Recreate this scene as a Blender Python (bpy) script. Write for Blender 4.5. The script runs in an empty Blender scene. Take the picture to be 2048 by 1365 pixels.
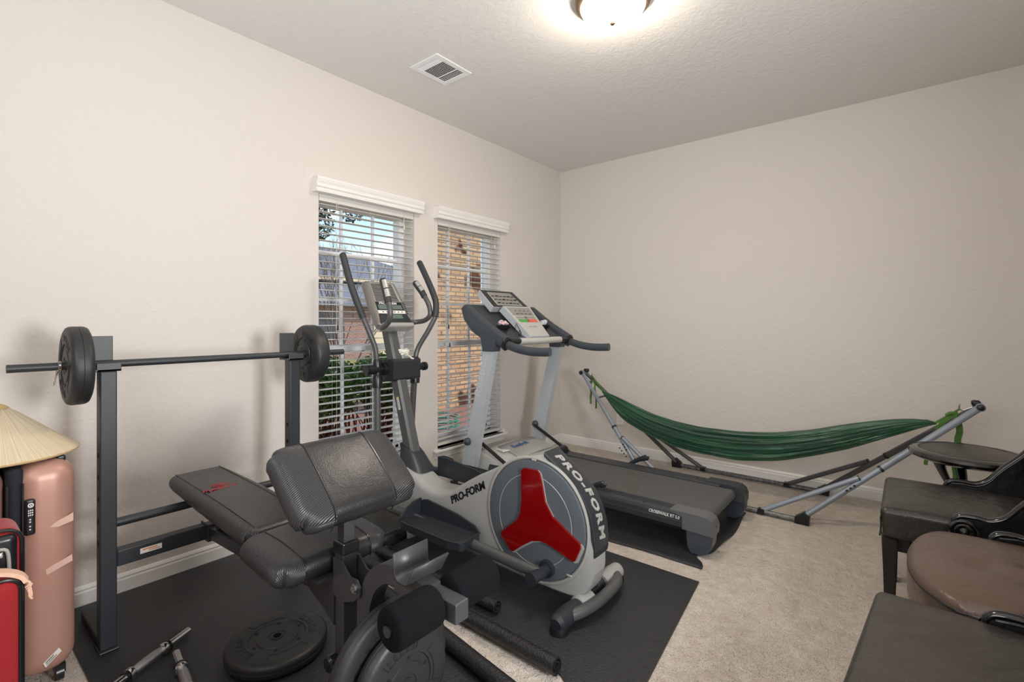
import bpy, math, random
from mathutils import Vector, Matrix, noise
random.seed(7)
sc = bpy.context.scene
COL = sc.collection
V = Vector

# ---------------------------------------------------------------- camera
cd = bpy.data.cameras.new('camera')
cam = bpy.data.objects.new('camera', cd); COL.objects.link(cam)
cd.sensor_width = 36.0; cd.lens = 973.0 / 2048.0 * 36.0
cd.shift_y = -37.5 / 2048.0
cd.clip_start = 0.02; cd.clip_end = 300
cam.location = (0, 0, 1.215)
cam.rotation_euler = (math.radians(90), 0, math.radians(39.18))
sc.camera = cam

# ---------------------------------------------------------------- world: blue sky with clouds
w = bpy.data.worlds.new('sky'); sc.world = w; w.use_nodes = True
nt = w.node_tree; nt.nodes.clear()
out = nt.nodes.new('ShaderNodeOutputWorld'); bg = nt.nodes.new('ShaderNodeBackground')
sky = nt.nodes.new('ShaderNodeTexSky'); sky.sky_type = 'NISHITA'; sky.sun_disc = False
sky.sun_elevation = math.radians(52); sky.sun_rotation = math.radians(100)
sky.air_density = 1.3; sky.dust_density = 0.6; sky.ozone_density = 2.5
tc = nt.nodes.new('ShaderNodeTexCoord'); mp = nt.nodes.new('ShaderNodeMapping')
mp.inputs['Scale'].default_value = (1, 1, 2.6)
nz = nt.nodes.new('ShaderNodeTexNoise'); nz.inputs['Scale'].default_value = 6.0
nz.inputs['Detail'].default_value = 8; nz.inputs['Roughness'].default_value = 0.55
cr = nt.nodes.new('ShaderNodeValToRGB')
cr.color_ramp.elements[0].position = 0.50; cr.color_ramp.elements[1].position = 0.66
mx = nt.nodes.new('ShaderNodeMix'); mx.data_type = 'RGBA'
mx.inputs['B'].default_value = (8.0, 8.3, 8.8, 1)
nt.links.new(tc.outputs['Generated'], mp.inputs['Vector']); nt.links.new(mp.outputs[0], nz.inputs['Vector'])
nt.links.new(nz.outputs['Fac'], cr.inputs[0]); nt.links.new(cr.outputs[0], mx.inputs['Factor'])
nt.links.new(sky.outputs[0], mx.inputs['A']); nt.links.new(mx.outputs['Result'], bg.inputs['Color'])
bg.inputs['Strength'].default_value = 0.15
nt.links.new(bg.outputs[0], out.inputs[0])

# ---------------------------------------------------------------- sun and large lights
sl = bpy.data.lights.new('sun', 'SUN'); sl.energy = 2.4; sl.angle = 0.01; sl.color = (1, .95, .86)
so = bpy.data.objects.new('sun', sl); COL.objects.link(so)
so.rotation_euler = V((0.62, 0.30, 1.0)).to_track_quat('Z', 'Y').to_euler()

def area(name, loc, aim, sx, sy, energy, col):
    l = bpy.data.lights.new(name, 'AREA'); l.shape = 'RECTANGLE'; l.size = sx; l.size_y = sy
    l.energy = energy; l.color = col
    o = bpy.data.objects.new(name, l); COL.objects.link(o); o.location = loc
    o.rotation_euler = (V(aim) - V(loc)).to_track_quat('-Z', 'Y').to_euler()
    return o
# light from the bright hall through the doorway in the right wall, and an added fill behind the camera, aimed at the ceiling
area('hall_doorway_light', (0.86, 0.80, 1.20), (-2.7, 0.95, 1.15), 0.45, 0.6, 40, (.985, .99, 1.0))
area('added_ceiling_fill', (-.70, -0.50, 1.72), (-.8, 1.6, 2.62), 1.7, 1.0, 23, (.985, .99, 1.0))

vs = sc.view_settings
vs.view_transform = 'Standard'; vs.look = 'None'; vs.gamma = 1.0; vs.use_curve_mapping = False
vs.exposure = 0.52

# ---------------------------------------------------------------- helpers
class MB:
    def __init__(s): s.v = []; s.f = []; s.sm = []; s.mi = []
    def add(s, vs, fs, smooth=False, mi=0):
        b = len(s.v); s.v += [V(p) for p in vs]
        for f in fs: s.f.append([b + i for i in f]); s.sm.append(smooth); s.mi.append(mi)
        return s
    def merge(s, o, mi=None):
        b = len(s.v); s.v += o.v
        s.f += [[b + i for i in f] for f in o.f]; s.sm += o.sm; s.mi += o.mi if mi is None else [mi] * len(o.f)
        return s
    def box(s, a, b, mi=0):
        x0, x1 = sorted((a[0], b[0])); y0, y1 = sorted((a[1], b[1])); z0, z1 = sorted((a[2], b[2]))
        vs = [(x0,y0,z0),(x1,y0,z0),(x1,y1,z0),(x0,y1,z0),(x0,y0,z1),(x1,y0,z1),(x1,y1,z1),(x0,y1,z1)]
        return s.add(vs, [(0,3,2,1),(4,5,6,7),(0,1,5,4),(1,2,6,5),(2,3,7,6),(3,0,4,7)], False, mi)
    def rings(s, rings, caps=True, smooth=True, mi=0, closed=True):
        n = len(rings[0]); vs = [p for r in rings for p in r]; fs = []
        for i in range(len(rings) - 1):
            for j in range(n if closed else n - 1):
                k = (j + 1) % n
                fs.append((i*n+j, i*n+k, (i+1)*n+k, (i+1)*n+j))
        b = len(s.v); s.add(vs, fs, smooth, mi)
        if caps:
            s.add(rings[0], [tuple(range(n))[::-1]], False, mi)
            s.add(rings[-1], [tuple(range(n))], False, mi)
        return s
    def tube(s, pts, r, n=14, caps=True, sm=0, mi=0, rect=None, up=(0,0,1), flat=None):
        """round tube (radius r or a list of radii) or rectangular (rect=(w,h)) along pts; sm = catmull subdivisions"""
        pts = [V(p) for p in pts]
        rs = list(r) if isinstance(r, (list, tuple)) else [r] * len(pts)
        if sm and len(pts) > 2:
            q = []; rq = []
            for i in range(len(pts) - 1):
                p0 = pts[max(i-1,0)]; p1 = pts[i]; p2 = pts[i+1]; p3 = pts[min(i+2,len(pts)-1)]
                for k in range(sm):
                    t = k / sm
                    q.append(0.5*((2*p1)+(p2-p0)*t+(2*p0-5*p1+4*p2-p3)*t*t+(3*p1-p0-3*p2+p3)*t**3))
                    rq.append(rs[i]*(1-t)+rs[i+1]*t)
            q.append(pts[-1]); rq.append(rs[-1]); pts, rs = q, rq
        up = V(up); rings = []; prev = None
        for i, p in enumerate(pts):
            a = pts[max(i-1,0)]; b = pts[min(i+1,len(pts)-1)]; t = (b - a).normalized()
            if prev is None:
                u = up - t * up.dot(t)
                if u.length < 1e-3: u = V((1,0,0)) - t * t.x
                if u.length < 1e-3: u = V((0,1,0)) - t * t.y
            else: u = prev - t * prev.dot(t)
            u.normalize(); prev = u; v = t.cross(u)
            k = 1.0
            if 0 < i < len(pts)-1:
                d = (pts[i]-pts[i-1]).normalized().dot(t); k = 1/max(d, .5)
            if rect:
                w, h = rect[0]/2, rect[1]/2; sc_ = rs[i] if r != 0 else 1
                rings.append([p+v*(w*a_)+u*(h*b_) for a_, b_ in ((-1,-1),(1,-1),(1,1),(-1,1))])
            else:
                fu, fv = flat or (1, 1)
                rings.append([p + (u*(math.sin(2*math.pi*j/n)*fu) + v*(math.cos(2*math.pi*j/n)*fv)) * rs[i] for j in range(n)])
        return s.rings(rings, caps, not rect, mi)
    def cyl(s, a, b, r, r2=None, n=24, mi=0):
        return s.tube([a, b], [r, r if r2 is None else r2], n, mi=mi)
    def lathe(s, prof, o=(0,0,0), axis=(0,0,1), n=32, smooth=True, mi=0, caps=False):
        """prof = [(radius, height)]"""
        o = V(o); ax = V(axis).normalized(); u = ax.orthogonal().normalized()
        if abs(ax.z) > .9: u = V((1,0,0))
        v = ax.cross(u)
        rg = [[o + ax*h + (u*math.cos(2*math.pi*j/n) + v*math.sin(2*math.pi*j/n))*max(r, 1e-5) for j in range(n)] for r, h in prof]
        return s.rings(rg, caps, smooth, mi)
    def prism(s, poly, ax, a, b, mi=0, smooth=False):
        """polygon in the plane across axis ax ('x','y','z'), extruded from a to b"""
        def P(p, c):
            return {'x': (c, p[0], p[1]), 'y': (p[0], c, p[1]), 'z': (p[0], p[1], c)}[ax]
        n = len(poly); A = [P(p, a) for p in poly]; B = [P(p, b) for p in poly]
        s.add(A + B, [(i, (i+1) % n, n+(i+1) % n, n+i) for i in range(n)], smooth, mi)
        s.add(A, [tuple(range(n))[::-1]], False, mi); s.add(B, [tuple(range(n))], False, mi)
        return s
    def rbox(s, c, hs, r, n=6, m=None, fn=None, mi=0):
        """box with rounded edges: centre c, half sizes hs, edge radius r; m rotates it, fn deforms local points"""
        r = min(r, min(hs)*.999); b = len(s.v)
        def lst(h):
            i = h - r; t = [i + r*math.tan(math.radians(a)) for a in (0, 15, 30, 45)]
            inner = [-i + 2*i*k/n for k in range(1, n)]
            return [-x for x in t[::-1]] + inner + t
        idx = {}; M_ = m or Matrix.Identity(3); cv = V(c)
        def vid(p):
            k = tuple(round(x, 6) for x in p)
            if k in idx: return idx[k]
            q = V((max(-(hs[a]-r), min(hs[a]-r, p[a])) for a in range(3))); d = V(p) - q
            if d.length > 1e-9: q = q + d.normalized()*r
            if fn: q = V(fn(q))
            s.v.append(cv + M_ @ q); idx[k] = len(s.v) - 1; return idx[k]
        L = [lst(h) for h in hs]
        for a in range(3):
            u, w_ = [(1,2),(2,0),(0,1)][a]
            for sg in (-1, 1):
                for i in range(len(L[u])-1):
                    for j in range(len(L[w_])-1):
                        q = []
                        for di, dj in ((0,0),(1,0),(1,1),(0,1)):
                            p = [0,0,0]; p[a] = sg*hs[a]; p[u] = L[u][i+di]; p[w_] = L[w_][j+dj]; q.append(vid(p))
                        if sg < 0: q = q[::-1]
                        s.f.append(q); s.sm.append(True); s.mi.append(mi)
        return s
    def bbox(s):
        return [min(p[i] for p in s.v) for i in range(3)], [max(p[i] for p in s.v) for i in range(3)]

ORG = {}
def link(name, me, parent, org):
    o = bpy.data.objects.new(name, me); COL.objects.link(o)
    if parent is None: o.location = org
    else: o.parent = parent
    ORG[o.name] = V(org)
    return o
def obj(name, mb, mat, parent=None, bevel=0, seg=2, label=None, sub=0, solid=0):
    if parent is not None: org = ORG[parent.name]
    else:
        lo, hi = mb.bbox(); org = V(((lo[0]+hi[0])/2, (lo[1]+hi[1])/2, lo[2]))
    me = bpy.data.meshes.new(name); me.from_pydata([tuple(p - org) for p in mb.v], [], mb.f)
    for i, p in enumerate(me.polygons): p.use_smooth = mb.sm[i]; p.material_index = mb.mi[i]
    for m in (mat if isinstance(mat, (list, tuple)) else [mat]): me.materials.append(m)
    me.update()
    if any(mb.sm): me.set_sharp_from_angle(angle=math.radians(38))
    o = link(name, me, parent, org)
    if solid:
        m = o.modifiers.new('solid', 'SOLIDIFY'); m.thickness = solid; m.offset = 0
    if bevel:
        m = o.modifiers.new('bevel', 'BEVEL'); m.width = bevel; m.segments = seg; m.limit_method = 'ANGLE'; m.angle_limit = math.radians(35)
    if sub:
        m = o.modifiers.new('sub', 'SUBSURF'); m.levels = sub; m.render_levels = sub
    if label: o['label'] = label
    return o
def thing(name, label, cat, loc, group=None):
    o = bpy.data.objects.new(name, None); COL.objects.link(o); o.location = loc; ORG[o.name] = V(loc)
    o.empty_display_size = .05
    return tag(o, label, cat, group)
def tag(o, label, cat, group=None):
    o['label'] = label; o['category'] = cat
    if group: o['group'] = group
    return o
def struct(name, mb, mat, **k):
    o = obj(name, mb, mat, **k); o['kind'] = 'structure'; return o
def copy_tree(o, parent=None, loc=None):
    c = o.copy(); COL.objects.link(c); c.parent = parent
    if loc is not None: c.location = loc
    ORG[c.name] = V(c.location) if parent is None else ORG[parent.name]
    for ch in list(o.children): copy_tree(ch, c)
    return c
def text(name, s, size, loc, xd, yd, mat, parent, depth=.001, shear=0, bold=0, space=1.0, align='LEFT', stretch=1.0, label=None):
    """raised lettering: loc = baseline start, xd reading direction, yd letter-up direction"""
    cu = bpy.data.curves.new(name, 'FONT'); cu.body = s; cu.size = size; cu.shear = shear; cu.offset = bold
    cu.extrude = depth; cu.space_character = space; cu.align_x = align; cu.resolution_u = 3
    t = bpy.data.objects.new(name, cu); COL.objects.link(t)
    dg = bpy.context.evaluated_depsgraph_get(); me = bpy.data.meshes.new_from_object(t.evaluated_get(dg))
    bpy.data.objects.remove(t); bpy.data.curves.remove(cu)
    x = V(xd).normalized(); y = V(yd); y = (y - x*y.dot(x)).normalized(); z = x.cross(y)
    org = ORG[parent.name] if parent is not None else V(loc)
    for v in me.vertices:
        c = v.co.copy(); v.co = V(loc) - org + x*c.x*stretch + y*c.y + z*c.z
    me.materials.clear(); me.materials.append(mat); me.name = name
    o = link(name, me, parent, org)
    if label: o['label'] = label
    return o
def explode(o, name=None):
    """split a mesh part made of several separate pieces into one object per piece"""
    me = o.data; key = {}; par = list(range(len(me.vertices)))
    def find(a):
        while par[a] != a: par[a] = par[par[a]]; a = par[a]
        return a
    for v in me.vertices:
        k = tuple(round(c, 6) for c in v.co)
        if k in key: par[find(v.index)] = find(key[k])
        else: key[k] = v.index
    for p in me.polygons:
        for q in p.vertices[1:]: par[find(q)] = find(p.vertices[0])
    groups = {}
    for p in me.polygons: groups.setdefault(find(p.vertices[0]), []).append(p)
    name = name or o.name.split('.')[0]; res = []
    for g in groups.values():
        idx = {}; vs_ = []; fs = []
        for p in g:
            f = []
            for q in p.vertices:
                if q not in idx: idx[q] = len(vs_); vs_.append(tuple(me.vertices[q].co))
                f.append(idx[q])
            fs.append(f)
        m2 = bpy.data.meshes.new(name); m2.from_pydata(vs_, [], fs)
        for p, s_ in zip(m2.polygons, g): p.use_smooth = s_.use_smooth; p.material_index = s_.material_index
        for mt in me.materials: m2.materials.append(mt)
        if any(p.use_smooth for p in m2.polygons): m2.set_sharp_from_angle(angle=math.radians(38))
        n_ = bpy.data.objects.new(name, m2); COL.objects.link(n_); n_.parent = o.parent; ORG[n_.name] = ORG[o.name]
        for md in o.modifiers:
            k = n_.modifiers.new(md.name, md.type)
            for a in ('width','segments','limit_method','angle_limit','thickness','offset'):
                if hasattr(md, a): setattr(k, a, getattr(md, a))
        res.append(n_)
    bpy.data.objects.remove(o)
    return res
def rot(axis, deg): return Matrix.Rotation(math.radians(deg), 3, axis)

# ---------------------------------------------------------------- materials
def srgb(c): return tuple(((x/255)/12.92 if x/255 <= .04045 else ((x/255+.055)/1.055)**2.4) for x in c) + (1,)
def mat(name, col, rough=.5, metal=0, bump=None, var=None, coat=0, spec=.5, coord='Object', stretch=None, emit=None, trans=0, sheen=0, bump2=None, ior=None):
    """col = srgb 0-255; bump/bump2 = (scale, distance, detail); var = (scale, amount, second srgb colour)"""
    m = bpy.data.materials.new(name); m.use_nodes = True; nt = m.node_tree; b = nt.nodes['Principled BSDF']
    N = nt.nodes.new; Lk = nt.links.new
    b.inputs['Base Color'].default_value = srgb(col); b.inputs['Roughness'].default_value = rough
    b.inputs['Metallic'].default_value = metal; b.inputs['Coat Weight'].default_value = coat
    b.inputs['Specular IOR Level'].default_value = spec; b.inputs['Sheen Weight'].default_value = sheen
    if trans: b.inputs['Transmission Weight'].default_value = trans
    if ior: b.inputs['IOR'].default_value = ior
    if emit: b.inputs['Emission Color'].default_value = srgb(emit[0]); b.inputs['Emission Strength'].default_value = emit[1]
    vec = None
    if bump or var or bump2:
        t = N('ShaderNodeTexCoord'); mpn = N('ShaderNodeMapping'); Lk(t.outputs[coord], mpn.inputs[0]); vec = mpn.outputs[0]
        if stretch: mpn.inputs['Scale'].default_value = stretch
    if var:
        n = N('ShaderNodeTexNoise'); n.inputs['Scale'].default_value = var[0]; n.inputs['Detail'].default_value = 6
        n.inputs['Roughness'].default_value = .6; Lk(vec, n.inputs['Vector'])
        r = N('ShaderNodeValToRGB'); r.color_ramp.elements[0].position = .5-var[1]; r.color_ramp.elements[1].position = .5+var[1]
        r.color_ramp.elements[0].color = srgb(col); r.color_ramp.elements[1].color = srgb(var[2])
        Lk(n.outputs['Fac'], r.inputs[0]); Lk(r.outputs[0], b.inputs['Base Color'])
    last = None
    for bp in (bump, bump2):
        if not bp: continue
        n = N('ShaderNodeTexNoise'); n.inputs['Scale'].default_value = bp[0]; n.inputs['Detail'].default_value = bp[2] if len(bp) > 2 else 3
        if len(bp) > 3: n.inputs['Distortion'].default_value = bp[3]
        Lk(vec, n.inputs['Vector'])
        bn = N('ShaderNodeBump'); bn.inputs['Distance'].default_value = bp[1]; bn.inputs['Strength'].default_value = 1
        Lk(n.outputs['Fac'], bn.inputs['Height'])
        if last: Lk(last.outputs[0], bn.inputs['Normal'])
        Lk(bn.outputs[0], b.inputs['Normal']); last = bn
    return m
def ribbed(name, col, rough, scale, dist, direction='X', profile='SIN', base=None, rotd=(0,0,0), wrinkle=None):
    m = mat(name, col, rough); nt = m.node_tree; b = nt.nodes['Principled BSDF']; N = nt.nodes.new; Lk = nt.links.new
    t = N('ShaderNodeTexCoord'); mp = N('ShaderNodeMapping'); Lk(t.outputs['Object'], mp.inputs[0]); mp.inputs['Rotation'].default_value = [math.radians(a) for a in rotd]
    wv = N('ShaderNodeTexWave'); wv.bands_direction = direction; wv.wave_profile = profile; wv.inputs['Scale'].default_value = scale
    Lk(mp.outputs[0], wv.inputs['Vector']); bn = N('ShaderNodeBump'); bn.inputs['Distance'].default_value = dist
    Lk(wv.outputs['Fac'], bn.inputs['Height']); Lk(bn.outputs[0], b.inputs['Normal'])
    if base:
        mx = N('ShaderNodeMix'); mx.data_type = 'RGBA'; mx.inputs['A'].default_value = srgb(base); mx.inputs['B'].default_value = srgb(col)
        Lk(wv.outputs['Fac'], mx.inputs['Factor']); Lk(mx.outputs['Result'], b.inputs['Base Color'])
    return m
def ribbed_uv(name, col, rough, period, dist):
    m = mat(name, col, rough); nt = m.node_tree; b = nt.nodes['Principled BSDF']; N = nt.nodes.new; Lk = nt.links.new
    u = N('ShaderNodeUVMap'); u.uv_map = 'UVMap'; wv = N('ShaderNodeTexWave'); wv.bands_direction = 'X'; wv.inputs['Scale'].default_value = 2*math.pi/(20*period)
    Lk(u.outputs[0], wv.inputs['Vector']); bn = N('ShaderNodeBump'); bn.inputs['Distance'].default_value = dist
    Lk(wv.outputs['Fac'], bn.inputs['Height']); Lk(bn.outputs[0], b.inputs['Normal'])
    mx = N('ShaderNodeMix'); mx.data_type = 'RGBA'; mx.inputs['A'].default_value = srgb([c*.55 for c in col]); mx.inputs['B'].default_value = srgb([c*1.35 for c in col])
    Lk(wv.outputs['Fac'], mx.inputs['Factor']); Lk(mx.outputs['Result'], b.inputs['Base Color'])
    return m
def brick_mat(name, c1, c2, mortar, scale=1.0, rotd=(90,0,90), bw=.2, rh=.067, dark=None):
    m = mat(name, c1, .9); nt = m.node_tree; b = nt.nodes['Principled BSDF']; N = nt.nodes.new; Lk = nt.links.new
    t = N('ShaderNodeTexCoord'); sp = N('ShaderNodeSeparateXYZ'); cb = N('ShaderNodeCombineXYZ'); Lk(t.outputs['Object'], sp.inputs[0])
    ad = N('ShaderNodeMath'); ad.operation = 'ADD'; Lk(sp.outputs['X'], ad.inputs[0]); Lk(sp.outputs['Y'], ad.inputs[1])
    Lk(ad.outputs[0], cb.inputs['X']); Lk(sp.outputs['Z'], cb.inputs['Y'])
    br = N('ShaderNodeTexBrick'); br.inputs['Scale'].default_value = scale; br.inputs['Brick Width'].default_value = bw; br.inputs['Row Height'].default_value = rh
    br.inputs['Mortar Size'].default_value = .008; br.inputs['Bias'].default_value = -.1
    br.inputs['Color1'].default_value = srgb(c1); br.inputs['Color2'].default_value = srgb(c2); br.inputs['Mortar'].default_value = srgb(mortar)
    Lk(cb.outputs[0], br.inputs['Vector'])
    last = br.outputs['Color']
    if dark:
        n = N('ShaderNodeTexNoise'); n.inputs['Scale'].default_value = 2.2; Lk(t.outputs['Object'], n.inputs['Vector'])
        r = N('ShaderNodeValToRGB'); r.color_ramp.elements[0].position = .56; r.color_ramp.elements[1].position = .62
        Lk(n.outputs['Fac'], r.inputs[0]); mx = N('ShaderNodeMix'); mx.data_type = 'RGBA'; mx.blend_type = 'MULTIPLY'
        mx.inputs['B'].default_value = srgb(dark); Lk(r.outputs[0], mx.inputs['Factor']); Lk(last, mx.inputs['A']); last = mx.outputs['Result']
    Lk(last, b.inputs['Base Color'])
    bn = N('ShaderNodeBump'); bn.inputs['Distance'].default_value = .01; Lk(br.outputs['Fac'], bn.inputs['Height']); bn.invert = True
    Lk(bn.outputs[0], b.inputs['Normal'])
    return m
M = {}
M['wall'] = mat('wall_paint', (214,208,202), .75, bump=(34,.0032,5,.6), bump2=(9,.002,3,1.2), spec=.3)
M['ceiling'] = mat('ceiling_paint', (226,225,221), .85, bump=(30,.0022,6,1.0), bump2=(5,.0016,3,2.0), spec=.2)
M['trim'] = mat('white_trim', (232,230,226), .4)
M['carpet'] = mat('cream_carpet', (216,199,182), .98, var=(16,.24,(244,233,220)), bump=(230,.014,4), bump2=(26,.020,4), spec=.05, sheen=.3)
M['vinyl'] = mat('white_vinyl', (238,239,240), .35)
M['slat'] = mat('white_slat', (214,212,206), .4)
M['glass'] = mat('window_glass', (255,255,255), .0, trans=1.0, ior=1.01, spec=.1)
M['steel_black'] = mat('black_powder_coat', (42,46,51), .42, bump=(420,.0003,2))
M['steel_satin'] = mat('satin_black_steel', (56,58,60), .42, metal=.0, bump=(420,.0003,2))
M['vinylpad'] = mat('black_vinyl', (33,33,34), .33, bump=(260,.0006,3), bump2=(22,.0012,2))
M['piping'] = mat('black_piping', (26,27,29), .25)
M['chrome'] = mat('chrome', (205,205,205), .16, metal=1)
M['knurl'] = mat('knurled_chrome', (190,190,192), .36, metal=1, bump=(900,.0006,2))
M['foam'] = mat('black_foam', (8,9,12), .97, bump=(260,.002,4), var=(420,.18,(17,19,22)), spec=.15)
M['plate'] = mat('black_plate_vinyl', (31,33,35), .48, var=(6,.3,(41,42,43)), bump=(60,.0008,4))
M['rubber'] = mat('black_rubber_mat', (30,32,35), .42, bump=(210,.004,3), spec=.6, var=(260,.12,(44,46,50)))
M['rubber2'] = mat('black_rubber_roll', (30,31,33), .42, bump=(120,.0045,2))
M['bolt'] = mat('zinc_bolt', (180,180,178), .3, metal=1)
M['red_print'] = mat('red_print', (190,30,32), .6)
M['sticker'] = mat('white_sticker', (228,226,220), .5)
M['orange'] = mat('orange_print', (214,120,60), .5)
M['ink'] = mat('black_ink', (30,30,32), .5)

# ================================================================ THE ROOM
XL, YB, XR, YF, ZC = -2.744, 4.145, 0.78, -0.36, 2.74
struct('floor', MB().box((XL-.2, YF-1.5, -.12), (XR+1.2, YB+.2, 0)), M['carpet'])
struct('ceiling', MB().box((XL-.2, YF-1.5, ZC), (XR+1.2, YB+.2, ZC+.15)), M['ceiling'])
W1 = (1.530, 2.258, .262, 1.995); W2 = (2.482, 3.210, .262, 1.995)
wl = MB(); xo = XL - .2
ys = [YF-.2, W1[0], W1[1], W2[0], W2[1], YB+.2]
wl.box((xo, ys[0], 0), (XL, ys[1], ZC)); wl.box((xo, ys[2], 0), (XL, ys[3], ZC)); wl.box((xo, ys[4], 0), (XL, ys[5], ZC))
for W in (W1, W2):
    wl.box((xo, W[0], 0), (XL, W[1], W[2])); wl.box((xo, W[0], W[3]), (XL, W[1], ZC))
struct('wall_left', wl, M['wall'])
struct('wall_back', MB().box((XL-.2, YB, 0), (XR+.1, YB+.15, ZC)), M['wall'])
wf_ = MB()  # wide opening added behind the camera to let the ceiling fill in
wf_.box((XL-.2, YF-.12, 0), (-2.30, YF, ZC)); wf_.box((.30, YF-.12, 0), (XR+.12, YF, ZC)); wf_.box((-2.30, YF-.12, 2.38), (.30, YF, ZC))
struct('wall_front', wf_, M['wall'])
wr = MB()  # doorway to the hall between y .25 and 1.15
wr.box((XR, YF, 0), (XR+.12, .25, ZC)); wr.box((XR, 1.15, 0), (XR+.12, YB+.15, ZC)); wr.box((XR, .25, 2.05), (XR+.12, 1.15, ZC))
struct('wall_right', wr, M['wall'])
wh = MB(); wh.box((XL-.2, YF-1.5, 0), (XR+1.2, YF-1.4, ZC)); wh.box((XL-.2, YF-1.5, 0), (XL-.1, YF-.12, ZC)); wh.box((XR+1.1, YF-1.5, 0), (XR+1.2, YB+.15, ZC)); wh.box((XR+.12, YB, 0), (XR+1.1, YB+.15, ZC))
struct('wall_hall', wh, M['wall'])  # unseen; the run behind the camera is added to stop sky light leaking in
def baseb(name, p, q, out):
    p, q, out = V(p), V(q), V(out); m = MB()
    prof = [(0,0),(.014,0),(.014,.058),(.010,.066),(.012,.072),(.006,.082),(0,.086)]
    A = [p + out*a + V((0,0,b)) for a, b in prof]; B = [q + out*a + V((0,0,b)) for a, b in prof]
    m.rings([A, B], True, False); return struct(name, m, M['trim'])
baseb('baseboard_left', (XL, YF, 0), (XL, YB-.001, 0), (1,0,0))
baseb('baseboard_back', (XR, YB, 0), (XL+.014, YB, 0), (0,-1,0))
baseb('baseboard_right', (XR, 1.15, 0), (XR, YB-.015, 0), (-1,0,0))

# windows: white vinyl frames set in the wall, double hung with muntins
def window(name, W, sfx):
    y0, y1, z0, z1 = W
    m = MB(); xi, xf = -2.862, -2.935; mr = 1.045
    for a, b in (((y0, z0), (y0+.042, z1)), ((y1-.042, z0), (y1, z1)), ((y0, z1-.042), (y1, z1)), ((y0, z0), (y1, z0+.05))):
        m.box((xf, a[0], a[1]), (xi, b[0], b[1]))
    m.box((-2.905, y0+.03, mr-.022), (-2.868, y1-.03, mr+.022))
    for a, b in (((y0+.03, z0+.03), (y0+.07, mr)), ((y1-.07, z0+.03), (y1-.03, mr)), ((y0+.03, z0+.03), (y1-.03, z0+.085))):
        m.box((-2.900, a[0], a[1]), (-2.872, b[0], b[1]))
    wf = struct(name, m, M['vinyl'], bevel=.003)
    g = MB(); w3 = (y1-y0)/3
    for k in (1, 2):
        g.box((-2.905, y0+w3*k-.009, mr), (-2.890, y0+w3*k+.009, z1-.03))
        g.box((-2.893, y0+w3*k-.009, z0+.06), (-2.878, y0+w3*k+.009, mr))
    for k in (1, 2):
        zz = mr + (z1-.04-mr)*k/3+.012
        g.box((-2.905, y0+.03, zz-.009), (-2.8895, y1-.03, zz+.009))
    obj('muntin_grid', g, M['vinyl'], wf)
    gl = MB(); gl.box((-2.900, y0+.04, mr), (-2.897, y1-.04, z1-.04)); gl.box((-2.888, y0+.06, z0+.08), (-2.885, y1-.06, mr-.01))
    obj('pane', gl, M['glass'], wf)
    s = MB()
    s.rbox(((XL-.11+XL+.035)/2, (y0+y1)/2, z0-.011), (.0725, (y1-y0)/2-.001, .011), .004, 2)
    s.rbox((XL+.021, (y0+y1)/2, z0-.011), (.021, (y1-y0)/2+.05, .011), .008, 3)
    A = [(XL, z0-.022), (XL+.016, z0-.022), (XL+.014, z0-.04), (XL+.008, z0-.055), (XL+.010, z0-.068), (XL, z0-.07)]
    s.rings([[V((a, y0-.035, b)) for a, b in A], [V((a, y1+.035, b)) for a, b in A]], True, False)
    obj('window_sill', s, M['trim'], wf)
    return wf
window('window_1', W1, '1'); window('window_2', W2, '2')

def blind(W, label, tassels):
    y0, y1, z0, z1 = W
    t = thing('window_blind', label, 'window blind', (XL-.03, (y0+y1)/2, z0), 'white slatted window blinds')
    v = MB()  # moulded valance on the wall face above the opening
    pr = [(0,0),(.050,0),(.052,.010),(.047,.014),(.050,.022),(.058,.030),(.058,.042),(.053,.048),(.060,.058),(.066,.076),(.066,.084),(0,.084)]
    a, b = y0-.042, y1+.045
    v.rings([[V((XL+.001+p, a, z1-.004+q)) for p, q in pr], [V((XL+.001+p, b, z1-.004+q)) for p, q in pr]], True, False)
    obj('valance', v, M['trim'], t)
    hr = MB().box((XL-.052, y0+.004, z1-.045), (XL-.002, y1-.004, z1-.004)); obj('head_rail', hr, M['slat'], t)
    s = MB(); n = 38; zt = z1-.062; zb = z0+.065
    for k in range(n):
        z = zt-(zt-zb)*k/(n-1)
        rg = []
        for y in (y0+.006, y1-.006):
            rg.append([V((XL-.052, y, z-.002)), V((XL-.028, y, z+.001)), V((XL-.004, y, z-.002)), V((XL-.004, y, z+.0007)), V((XL-.028, y, z+.0037)), V((XL-.052, y, z+.0007))])
        s.rings(rg, True, False)
    obj('slats', s, M['slat'], t)
    r = MB().rbox((XL-.028, (y0+y1)/2, z0+.028), (.026, (y1-y0)/2-.006, .010), .004, 2); obj('bottom_rail', r, M['slat'], t)
    c = MB()
    for yy in (y0+.12, (y0+y1)/2, y1-.12):
        for xx in (XL-.054, XL-.002): c.cyl((xx, yy, z1-.04), (xx, yy, z0+.03), .0007, n=5)
    obj('ladder_cord', c, M['slat'], t)
    for k, (ty, tz) in enumerate(tassels):
        l = MB().cyl((XL+.004, ty, z1-.03), (XL+.004, ty, tz), .0009, n=5)
        q = obj('pull_cord', l, M['slat'], t)
        ts = MB().lathe([(.001,.034),(.0035,.030),(.005,.016),(.0068,.004),(.0055,0),(.0001,0)], (XL+.004, ty, tz-.034), n=12)
        obj('tassel', ts, M['tassel'] if k < 2 else M['slat'], q)
    h = MB().box((XL+.002, y1+.004, z0+.002), (XL+.028, y1+.026, z0+.028)); obj('hold_down_bracket', h, M['vinyl'], t, bevel=.003)
    return t
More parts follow.
